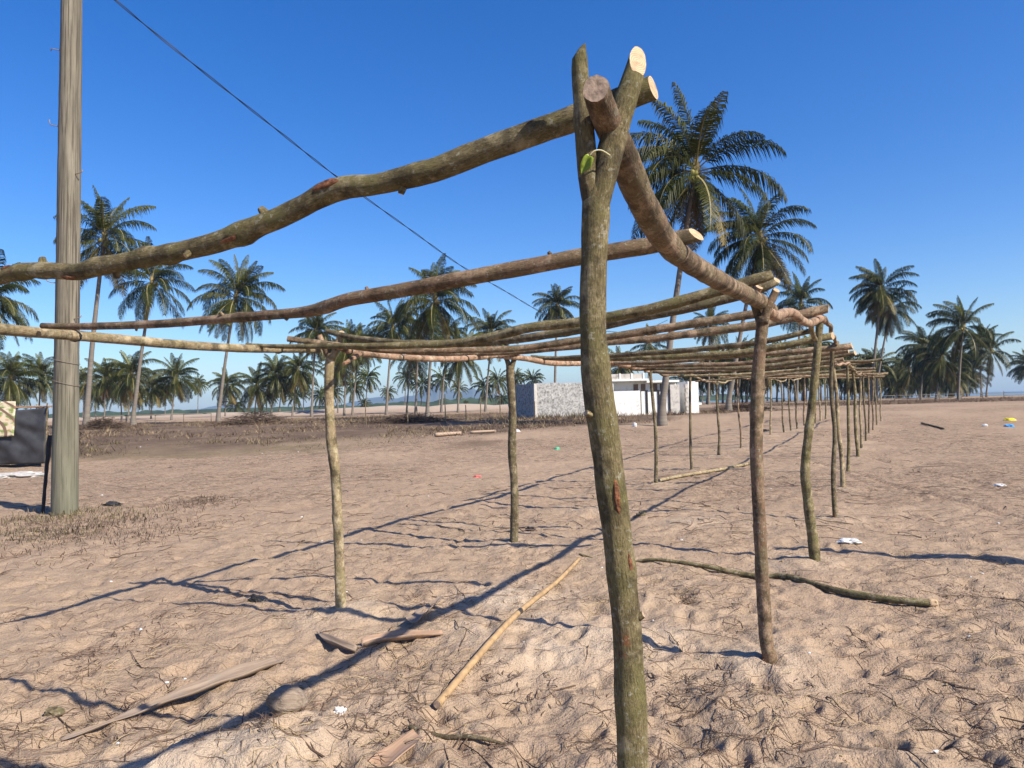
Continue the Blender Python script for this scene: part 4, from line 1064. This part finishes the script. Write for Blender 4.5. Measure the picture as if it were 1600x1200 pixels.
# ------------------------------------------------------------------ HOUSES
def box(name, x0, x1, y0, y1, z0, z1, mat, parent, frame, bev=.0):
    """box in a house frame: frame = (origin, xdir, ydir)"""
    o_, ex, ey = frame
    V = [o_+ex*x+ey*y+UP*z for z in (z0, z1) for (x, y) in ((x0, y0), (x1, y0), (x1, y1), (x0, y1))]
    F = [(3, 2, 1, 0), (4, 5, 6, 7), (0, 1, 5, 4), (1, 2, 6, 5), (2, 3, 7, 6), (3, 0, 4, 7)]
    o = mesh_obj(name, V, F, mat, None, None, False, V[0].copy()); adopt_chain(o, parent); return o
def rough_box(name, x0, x1, y0, y1, z0, z1, mat, parent, frame, amp, n=26, m=14):
    """walled box with a lumpy face and an uneven top line"""
    o_, ex, ey = frame; V = []; F = []
    ring_ = []
    for a in range(n): ring_.append((x0+(x1-x0)*a/n, y0))
    for a in range(n): ring_.append((x1, y0+(y1-y0)*a/n))
    for a in range(n): ring_.append((x1-(x1-x0)*a/n, y1))
    for a in range(n): ring_.append((x0, y1-(y1-y0)*a/n))
    for b in range(m+1):
        for k, (x, y) in enumerate(ring_):
            z = z0+(z1-z0)*b/m
            q = Vector((x*2.2, y*2.2, z*2.2)); nn = mnoise.noise(q)+.7*mnoise.noise(q*3.1)
            cxm = (x-(x0+x1)/2)/(x1-x0)*2; cym = (y-(y0+y1)/2)/(y1-y0)*2
            o2 = nn*amp; xx = x+(o2 if abs(cxm) > .98 else 0)*np.sign(cxm); yy = y+(o2 if abs(cym) > .98 else 0)*np.sign(cym)
            zz = z+(.05*mnoise.noise(Vector((x*1.1, y*1.1, 4))) if b == m else 0)
            V.append(o_+ex*float(xx)+ey*float(yy)+UP*zz)
    S = len(ring_)
    for b in range(m):
        for k in range(S): F.append((b*S+k, b*S+(k+1) % S, (b+1)*S+(k+1) % S, (b+1)*S+k))
    F.append(tuple(m*S+k for k in range(S)))
    o = mesh_obj(name, V, F, mat, None, None, False, V[0].copy()); adopt_chain(o, parent); return o
DH = 47.0; pxm = DH/FPX
ex = Vector((math.cos(R(4)), math.sin(R(4)), 0)); ey = Vector((-ex.y, ex.x, 0))
b0 = P(836, 640, DH); b0.z = T(b0.x, b0.y)
blk = bpy.data.objects.new('rough_outbuilding', None); link(blk); blk.location = b0
tag(blk, 'low flat-topped block with rough grey-white plastered walls', 'outbuilding')
rot = R(16); fx = Vector((math.cos(rot), math.sin(rot), 0)); fy = Vector((-math.sin(rot)-.25, math.cos(rot), 0)).normalized()
fr1 = (b0, fx, fy)
rough_box('wall', 0, 4.75, 0, 3.6, -.15, 2.22, 'rough_wall', blk, fr1, .045)
box('corner_pier', -.06, .13, -.07, .12, -.15, 2.18, 'parapet', blk, fr1)
box('corner_pier', 4.60, 4.83, -.08, .12, -.15, 2.20, 'white_wall', blk, fr1)
h0_ = P(953, 640, DH+1.2); h0_.z = T(h0_.x, h0_.y)
hs = bpy.data.objects.new('white_house', None); link(hs); hs.location = h0_
tag(hs, 'flat-roofed white house with stained parapet behind a tall palm trunk', 'house')
fr2 = (h0_, ex, ey)
box('wall', 0, 4.75, 1.0, 4.5, -.1, 2.25, 'white_wall', hs, fr2)
box('wall', .30, 2.05, .0, .998, -.1, 1.60, 'white_wall', hs, fr2)
box('corner_pier', -.02, .28, -.03, .99, -.1, 2.24, 'white_wall', hs, fr2)
box('roof', -.15, 2.60, -.15, 4.6, 2.252, 2.38, 'white_wall', hs, fr2)
box('roof', 2.603, 4.80, .35, 4.6, 2.12, 2.26, 'white_wall', hs, fr2)
pr = box('parapet', -.10, 2.35, -.10, .1, 2.383, 2.72, 'parapet', hs, fr2)
for k in range(4): box('parapet_pier', -.12+.78*k, -.02+.78*k, -.14, .12, 2.384, 2.76, 'white_wall', hs, fr2)
dr = box('doorway_shade', .06, .24, -.045, -.032, .0, 1.65, 'shade_and_post', hs, fr2)  # thin panel on the pier, its dark colour standing in for an open doorway's shade
for x in (1.85, 2.35, 3.15, 3.65):
    w_ = box('window', x, x+.30, .93, .99, 1.45, 2.05, 'shutter', hs, fr2)
for x in (2.06, 2.50, 3.30, 4.02): box('gate_post', x, x+.10, .2, .32, -.1, 1.62, 'shade_and_post', hs, fr2)
for (x0, x1, z) in ((2.17, 2.49, 1.55), (2.61, 3.29, 1.5), (3.41, 4.01, 1.5)): box('yard_wall', x0, x1, .28, .42, -.1, z, 'white_wall', hs, fr2)
box('side_wall', 4.13, 4.75, .25, .996, -.1, 1.95, 'parapet', hs, fr2)
an = P(1076, 640, DH+2.5); an.z = T(an.x, an.y)
ah = bpy.data.objects.new('white_annex', None); link(ah); ah.location = an
tag(ah, 'small white annex with stepped block edge at the end of the house', 'annex')
fr3 = (an, ex, ey)
box('wall', 0, .72, 0, 2.5, -.1, 2.15, 'white_wall', ah, fr3)
for k in range(7): box('block', -.16+.04*(k % 2), -.003, .0, .4, -.1+.3*k, .17+.3*k, 'parapet', ah, fr3)
box('ledge', .722, .95, .1, 1.2, .55, .70, 'white_wall', ah, fr3)
for k in range(9):
    px = 850+random.uniform(0, 240); c = P(px, 640, DH-.8-random.random()); c.z = T(c.x, c.y)
    V = []; F = []
    for q in range(60):
        a = random.uniform(0, 6.28); h = random.uniform(.1, .45); ox, oy = c.x+random.gauss(0, .3), c.y+random.gauss(0, .15); b_ = len(V); w = .02
        V += [(ox-w, oy, c.z-.02), (ox+w, oy, c.z-.02), (ox+math.cos(a)*h*.6, oy+math.sin(a)*h*.6, c.z+h)]; F.append((b_, b_+1, b_+2))
    o = mesh_obj('weed_clump', V, F, 'grass' if k % 2 else 'scrub', None, None, False, c.copy()); tag(o, 'weed clump growing along the foot of the house walls', 'weeds', 'weeds along the walls')

# far fence on the right, stakes in the scrub
fn = bpy.data.objects.new('rail_fence', None); link(fn)
A0 = P(1290, 622, 88); A1 = P(1760, 610, 96); fn.location = (A0.x, A0.y, T(A0.x, A0.y))
tag(fn, 'low dark rail fence running behind the open sand towards the sea', 'fence')
prev = None
for k in range(15):
    f = k/14; q = A0.lerp(A1, f); z = T(q.x, q.y); b_ = Vector((q.x, q.y, z)); h = 0.85+random.uniform(-.05, .1)
    o, _, _ = tube('fence_post', [(b_-UP*.2, .05), (b_+UP*h, .045)], 6, 'wood_far', None, step=.5); adopt_chain(o, fn)
    if prev is not None:
        for hh in (.72, .38):
            o, _, _ = tube('rail', [(prev+UP*hh-Vector((0, .06, 0)), .04), (b_+UP*hh-Vector((0, .06, 0)), .035)], 6, 'wood_far', None, step=1.0); adopt_chain(o, fn)
    prev = b_
fn2 = bpy.data.objects.new('rail_fence', None); link(fn2); B0 = P(150, 650, 66); B1 = P(330, 648, 70); fn2.location = (B0.x, B0.y, T(B0.x, B0.y))
tag(fn2, 'low single-rail fence among the palm trunks at the back of the scrub', 'fence'); prev = None
for k in range(5):
    q = B0.lerp(B1, k/4); b_ = Vector((q.x, q.y, T(q.x, q.y)))
    o, _, _ = tube('fence_post', [(b_-UP*.2, .05), (b_+UP*.95, .04)], 6, 'wood_far', None, step=.5); adopt_chain(o, fn2)
    if prev is not None:
        o, _, _ = tube('rail', [(prev+UP*.85-Vector((0, .06, 0)), .05), (b_+UP*.85-Vector((0, .06, 0)), .045)], 6, 'wood_far', None, step=1.0); adopt_chain(o, fn2)
    prev = b_
for (px, h) in ((572, 1.4), (637, 1.2), (696, 1.7), (728, 1.0), (751, 1.5), (782, 1.9), (836, 1.1)):
    c = P(px, 650, 44+random.uniform(-2, 4)); c.z = T(c.x, c.y)
    o, _, _ = tube('stake', [(c-UP*.2, .035), (c+UP*h*.5+Vector((random.uniform(-.03, .03), 0, 0)), .032), (c+UP*h, .025)], 7, 'bark_dark', step=.2, rough=.08)
    tag(o, 'thin dark stake standing in the dead scrub', 'stake', 'stakes in the scrub')

# ------------------------------------------------------------------ PALMS
def frond_mesh(name, th0, droop, L, seed, mats, pairs=92, simple_=False):
    rs = random.Random(seed); V = []; F = []; MI = []
    seg = 14; pts = []; x = z = 0.0; side = 0.0; sw = rs.uniform(-.25, .25)
    for s in range(seg+1):
        f = s/seg; th = th0-droop*(f**1.35)
        pts.append(Vector((x, side, z))); x += math.cos(th)*L/seg; z += math.sin(th)*L/seg; side += sw*f*L/seg*.5
    def at(f):
        k = min(int(f*seg), seg-1); u = f*seg-k
        return pts[k].lerp(pts[k+1], u), (pts[k+1]-pts[k]).normalized()
    for s in range(seg+1):             # rachis
        f = s/seg; p, t = at(min(f, .999)); w = .045*(1-f)**.8+.006; n_ = t.cross(Vector((0, 1, 0))).normalized(); b = len(V)
        V += [p+Vector((0, w, 0)), p-Vector((0, w, 0)), p-n_*w*1.0]
        if s:
            for k in range(3): F.append((b-3+k, b-3+(k+1) % 3, b+(k+1) % 3, b+k)); MI.append(1)
    for i in range(pairs):
        f = .13+.87*(i+.3)/pairs
        p, t = at(min(f, .999)); n_ = Vector((0, 1, 0)).cross(t).normalized()
        if n_.z < 0 and th0 > -.3: pass
        prof = math.sin(math.pi*min(1, (f-.05)*.86+.14))**.7
        for s in (-1, 1):
            ll = L*.245*prof*rs.uniform(.85, 1.12)
            if rs.random() < .04: continue
            out = (Vector((0, s, 0))*.80+t*rs.uniform(.3, .8)+n_*.25*rs.uniform(-.6, 1.3)).normalized()
            sagv = Vector((0, 0, -1))
            m = p+out*ll*.5+sagv*ll*.10; e = p+(out*.80).lerp(t*.5, .18)*ll*1.0+sagv*ll*rs.uniform(.38, .80)
            wd = t*(.0235*(L/4.4)*rs.uniform(.8, 1.2)); b = len(V)
            if simple_:
                V += [p-wd*4.6, p+wd*4.6, e]; F.append((b, b+1, b+2)); MI.append(0)
            else:
                V += [p-wd*.7, p+wd*.7, m+wd*1.1, m-wd*1.1, e]; F += [(b, b+1, b+2, b+3), (b+3, b+2, b+4)]; MI += [0, 0]
    me = bpy.data.meshes.new(name); me.from_pydata([tuple(v) for v in V], [], F)
    for mm in mats: me.materials.append(M[mm])
    me.polygons.foreach_set('material_index', MI); me.update(); return me
CLS = [(R(84), R(34), 3.7, 'fr_young'), (R(70), R(72), 4.2, 'fr_young'), (R(54), R(100), 4.5, 'fr_mid'), (R(36), R(105), 4.6, 'fr_mid'), (R(16), R(96), 4.6, 'fr_mid'),
       (R(-6), R(80), 4.5, 'fr_mid'), (R(-28), R(60), 4.4, 'fr_mid'), (R(-52), R(34), 4.2, 'fr_old'), (R(-72), R(14), 3.5, 'fr_dead')]
FM = [[frond_mesh('frond', a+random.uniform(-.05, .05), b*random.uniform(.9, 1.1), L*random.uniform(.93, 1.05), 100*i+k, (m, 'rachis' if i < 8 else 'fr_dead')) for k in range(4)] for i, (a, b, L, m) in enumerate(CLS)]
COUNT = [3, 5, 6, 6, 6, 6, 6, 6, 2]
def joined_crown(seed):
    rs = random.Random(seed); V = []; F = []; MI = []; off = 0
    mts = ['fr_young', 'fr_mid', 'fr_old', 'fr_dead']
    for i, n in enumerate([2, 3, 4, 4, 4, 3, 4, 3, 1]):
        a, b, L, m = CLS[i]
        for k in range(n):
            me = frond_mesh('tmp', a+rs.uniform(-.1, .1), b*rs.uniform(.85, 1.1), L*rs.uniform(.88, 1.05), seed*1000+i*10+k, (m,), 24, True)
            az = 2*math.pi*(k+rs.random()*.8)/n+i*1.3; ca, sa = math.cos(az), math.sin(az)
            for v in me.vertices: V.append((v.co.x*ca-v.co.y*sa, v.co.x*sa+v.co.y*ca, v.co.z))
            for p in me.polygons: F.append(tuple(off+q for q in p.vertices)); MI.append(mts.index(m))
            off += len(me.vertices); bpy.data.meshes.remove(me)
    me = bpy.data.meshes.new('crown'); me.from_pydata(V, [], F)
    for m in mts: me.materials.append(M[m])
    me.polygons.foreach_set('material_index', MI); me.update(); return me
SMALL = [joined_crown(s) for s in range(1, 6)]
bmh = bmesh.new(); bmesh.ops.create_icosphere(bmh, subdivisions=2, radius=1)
for v in bmh.verts: v.co = Vector((v.co.x*.20, v.co.y*.20, v.co.z*.55+.1))*(1+.25*mnoise.noise(v.co*3))
HEART = bpy.data.meshes.new('crown'); bmh.to_mesh(HEART); bmh.free(); HEART.materials.append(M['heart'])
bmc = bmesh.new(); bmesh.ops.create_icosphere(bmc, subdivisions=2, radius=.125)
for v in bmc.verts: v.co.z *= 1.2
NUT = bpy.data.meshes.new('coconut'); bmc.to_mesh(NUT); bmc.free(); NUT.materials.append(M['coconut'])
GPALM = 'coconut palms'
def palm(cx, cy, bx, Rp, label, wind=0.0, depth=None, dead=None, full=None):
    d = depth if depth else FPX*3.9/Rp
    top = P(cx, cy, d); b = P(bx, 650, d); b.y = P(bx, 650, d).y
    # keep the foot at the depth of the crown, on the terrain
    b = Vector((b.x, b.y, T(b.x, b.y)))
    root = bpy.data.objects.new('coconut_palm', None); link(root); root.location = b
    tag(root, label, 'palm tree', GPALM)
    sc = (Rp*d/FPX)/3.9
    H = top.z-b.z
    r0 = max(.13, min(.22, H*.0145)); V = []
    path = [(b-UP*.3, r0*1.75), (b+UP*.12, r0*1.55), (b+UP*.7+(top-b)*.02, r0*1.1)]
    lean = Vector((top.x-b.x, top.y-b.y, 0)); bow = random.uniform(.15, .35)
    for k in range(1, 9):
        f = .08+.92*k/8; g = f**(1+bow); path.append((b+lean*g+UP*(H*f), r0*(1-.42*f)))
    far = d > 70
    tr, _, _ = tube('trunk', path, 8 if far else 12, 'trunk', None, step=.6 if far else .22, rough=.03); adopt_chain(tr, root)
    big = (Rp >= 30) if full is None else full
    if not big:
        cr = bpy.data.objects.new('crown', random.choice(SMALL)); link(cr, root); cr.location = top-b; cr.rotation_euler.z = random.uniform(0, 6.28); cr.scale = (sc, sc, sc*random.uniform(.95, 1.1))
        return root
    cr = bpy.data.objects.new('crown', HEART); link(cr, root); cr.location = top-b; cr.scale = (sc, sc, sc*random.uniform(.92, 1.1)); cr.rotation_euler = (random.uniform(-.16, .16), random.uniform(-.16, .16), random.uniform(0, 6.28) if not wind else 0)
    thin = random.choice((0, 0, 1, 1, 2))
    for i, n in enumerate(COUNT):
        n = max(1, n-(thin if i > 1 else 0)-(random.random() < .4))
        if i == 8: n = (dead if dead is not None else random.choice((0, 1, 2)))
        for k in range(n):
            fo = bpy.data.objects.new('frond', random.choice(FM[i])); link(fo, cr)
            az = 2*math.pi*(k+random.uniform(-.3, .3))/max(n, 1)+i*2.4
            if wind:                       # onshore wind drags the fronds round to one side
                ax = math.cos(az); az = az+wind*math.sin(az-math.pi)*-.0+wind*(.9*math.sin(az))
            fo.rotation_euler = (random.uniform(-.18, .18), random.uniform(-.12, .12), az)
            s = random.uniform(.88, 1.08); fo.scale = (s, s, s); fo.location = (0, 0, .25-.07*i)
    for k in range(random.randint(4, 9)):
        nt_ = bpy.data.objects.new('coconut', NUT); link(nt_, cr); a = random.uniform(0, 6.28); rr_ = random.uniform(.22, .42)
        nt_.location = (math.cos(a)*rr_, math.sin(a)*rr_, random.uniform(-.55, -.1))
    return root
PAL = [ # crown x, crown y, foot x, crown radius px, label
 (-14, 470, -18, 74, 'palm half cut off at the edge, beyond the black shelter'),
 (163, 372, 135, 82, 'tall palm with curved grey trunk just beside the utility pole'),
 (238, 442, 208, 68, 'palm with drooping lower fronds, next to the one by the utility pole'),
 (368, 465, 341, 66, 'lone tall palm with pale leaning trunk behind the big brush heap'),
 (16, 592, 12, 46, 'bushy palm with yellowing fronds behind the black shelter'),
 (64, 588, 60, 44, 'bushy palm seen just behind the utility pole'),
 (680, 470, 668, 74, 'tall dark palm with thick straight trunk rising from the low brush heap'),
 (1087, 268, 1034, 128, 'tallest palm, trunk standing in front of the white house'),
 (1188, 372, 1139, 88, 'big palm leaning beside the tallest one, past the white annex'),
 (1252, 474, 1246, 44, 'palm whose crown shows above the wavy peeled pole'),
 (1378, 452, 1362, 52, 'wind-blown tall palm, one of two with crossing trunks'),
 (1392, 482, 1368, 44, 'wind-blown palm with thin trunk crossing its taller twin'),
 (1505, 512, 1499, 56, 'wind-swept palm leaning at the front of the beach grove'),
 (1549, 548, 1543, 38, 'palm at the open end of the beach grove'),
 (1532, 540, 1535, 36, 'palm just inside the open end of the beach grove'),
]
for i, (a, b, c, r, lab) in enumerate(PAL):
    palm(a, b, c, r, lab, wind=(.8 if a > 1300 else (.55 if a > 1000 else 0)), dead=2 if i in (7, 6) else None)
GEN = [(275, 590, 268, 42), (206, 586, 200, 42), (165, 592, 163, 38), (132, 600, 130, 30), (240, 606, 236, 32), (188, 602, 190, 34), (355, 602, 352, 30), (402, 604, 398, 36), (430, 585, 424, 36), (440, 600, 437, 30), (466, 578, 457, 36),
       (494, 520, 487, 46), (543, 543, 538, 42), (562, 540, 551, 40), (528, 575, 528, 32), (614, 512, 604, 47), (643, 555, 636, 36), (655, 520, 650, 40), (720, 556, 716, 44), (769, 520, 759, 42), (871, 478, 867, 40), (700, 530, 690, 38),
       (1110, 510, 1108, 36), (1016, 540, 1012, 36), (968, 572, 966, 32), (1072, 600, 1072, 32), (1371, 572, 1372, 38), (1421, 578, 1420, 36), (1446, 545, 1440, 42), (1472, 560, 1464, 46), (1490, 585, 1484, 34), (1517, 575, 1512, 32), (1606, 570, 1612, 30),
       (1400, 598, 1398, 30), (1455, 590, 1452, 32)]
OWN = {(494, 520): 'palm rising right behind the top of the pale forked post', (614, 512): 'tall slim palm with white trunk beside the dark thick-trunked palm',
       (871, 478): 'palm with thin white trunk rising behind the rough grey block', (769, 520): 'leaning white-trunked palm with round crown near the dark knotty post',
       (1110, 510): 'palm seen between the tallest palm and the leaning one', (275, 590): 'full round-crowned palm with yellowing skirt near the single-rail fence',
       (1016, 540): 'dark palm just above the parapet of the white house', (1072, 600): 'low bushy palm directly behind the white annex',
       (720, 556): 'palm with shaggy hanging skirt over a bare trunk', (1472, 560): 'broad dark palm beside the wind-swept leaning one',
       (1371, 572): 'lower palm under the two crossing trunks', (430, 585): 'palm with full crown above the brush heap'}
for (a, b, c, r) in GEN:
    lab = OWN[(a, b)] if (a, b) in OWN else 'mid-distance palm of the grove beyond the dead scrub' if a < 950 else ('palm of the beach grove beyond the rail fence' if a > 1300 else 'palm standing beyond the white house and pole frame')
    palm(a, b, c, r, lab, wind=(.8 if a > 1300 else 0))
SM = [(310, 600, 309, 19), (367, 634, 368, 20), (463, 618, 463, 22), (500, 618, 499, 19), (475, 600, 474, 24), (520, 615, 523, 22), (552, 605, 550, 24), (575, 590, 571, 26), (607, 613, 606, 15), (570, 630, 570, 12), (635, 590, 632, 24), (690, 592, 686, 24), (660, 600, 658, 24),
      (717, 608, 716, 16), (757, 606, 752, 24), (778, 596, 775, 24), (785, 622, 784, 14), (806, 590, 806, 20), (832, 594, 830, 22), (728, 628, 728, 5), (150, 618, 149, 24), (215, 622, 216, 22), (258, 615, 258, 22), (100, 600, 98, 28), (418, 620, 416, 20),
      (1100, 590, 1098, 28)]
for k in range(36):
    x = 1108+k*7.3+random.uniform(-5, 5); SM.append((x, random.uniform(560, 594), x+random.uniform(-5, 5), random.uniform(23, 34)))
for k in range(22):
    x = 1112+k*11.5+random.uniform(-4, 4); SM.append((x, random.uniform(548, 588), x+random.uniform(-6, 6), random.uniform(29, 37)))
for k in range(12):
    x = 1385+k*12+random.uniform(-4, 4); SM.append((x, random.uniform(588, 600), x+random.uniform(-3, 3), random.uniform(18, 26)))
for (a, b, c, r) in SM:
    lab = 'small far palm of the grove beyond the dead scrub' if a < 950 else ('small far palm in the beach grove' if a > 1380 else 'small far palm in the dense grove behind the pole frame')
    dd = FPX*3.9/r
    palm(a, b, c, r, lab, depth=min(dd, 210), full=False)

# ------------------------------------------------------------------ haze in the sea air
bm = bmesh.new(); bmesh.ops.create_cube(bm, size=1)
for v in bm.verts: v.co = Vector((v.co.x*10400, v.co.y*10400, -4.5 if v.co.z < 0 else 130))
me = bpy.data.meshes.new('haze'); bm.to_mesh(me); bm.free()
hm = bpy.data.materials.new('haze'); hm.use_nodes = True; t = hm.node_tree; t.nodes.clear()
pv = t.nodes.new('ShaderNodeVolumePrincipled'); pv.inputs['Color'].default_value = (.45, .68, 1.0, 1); pv.inputs['Density'].default_value = .00016; pv.inputs['Anisotropy'].default_value = .1
mo = t.nodes.new('ShaderNodeOutputMaterial'); t.links.new(pv.outputs[0], mo.inputs['Volume'])
me.materials.append(hm); hz = link(bpy.data.objects.new('haze', me)); hz['kind'] = 'stuff'
hz['label'] = 'thin bluish sea haze in the air'; hz['category'] = 'haze'
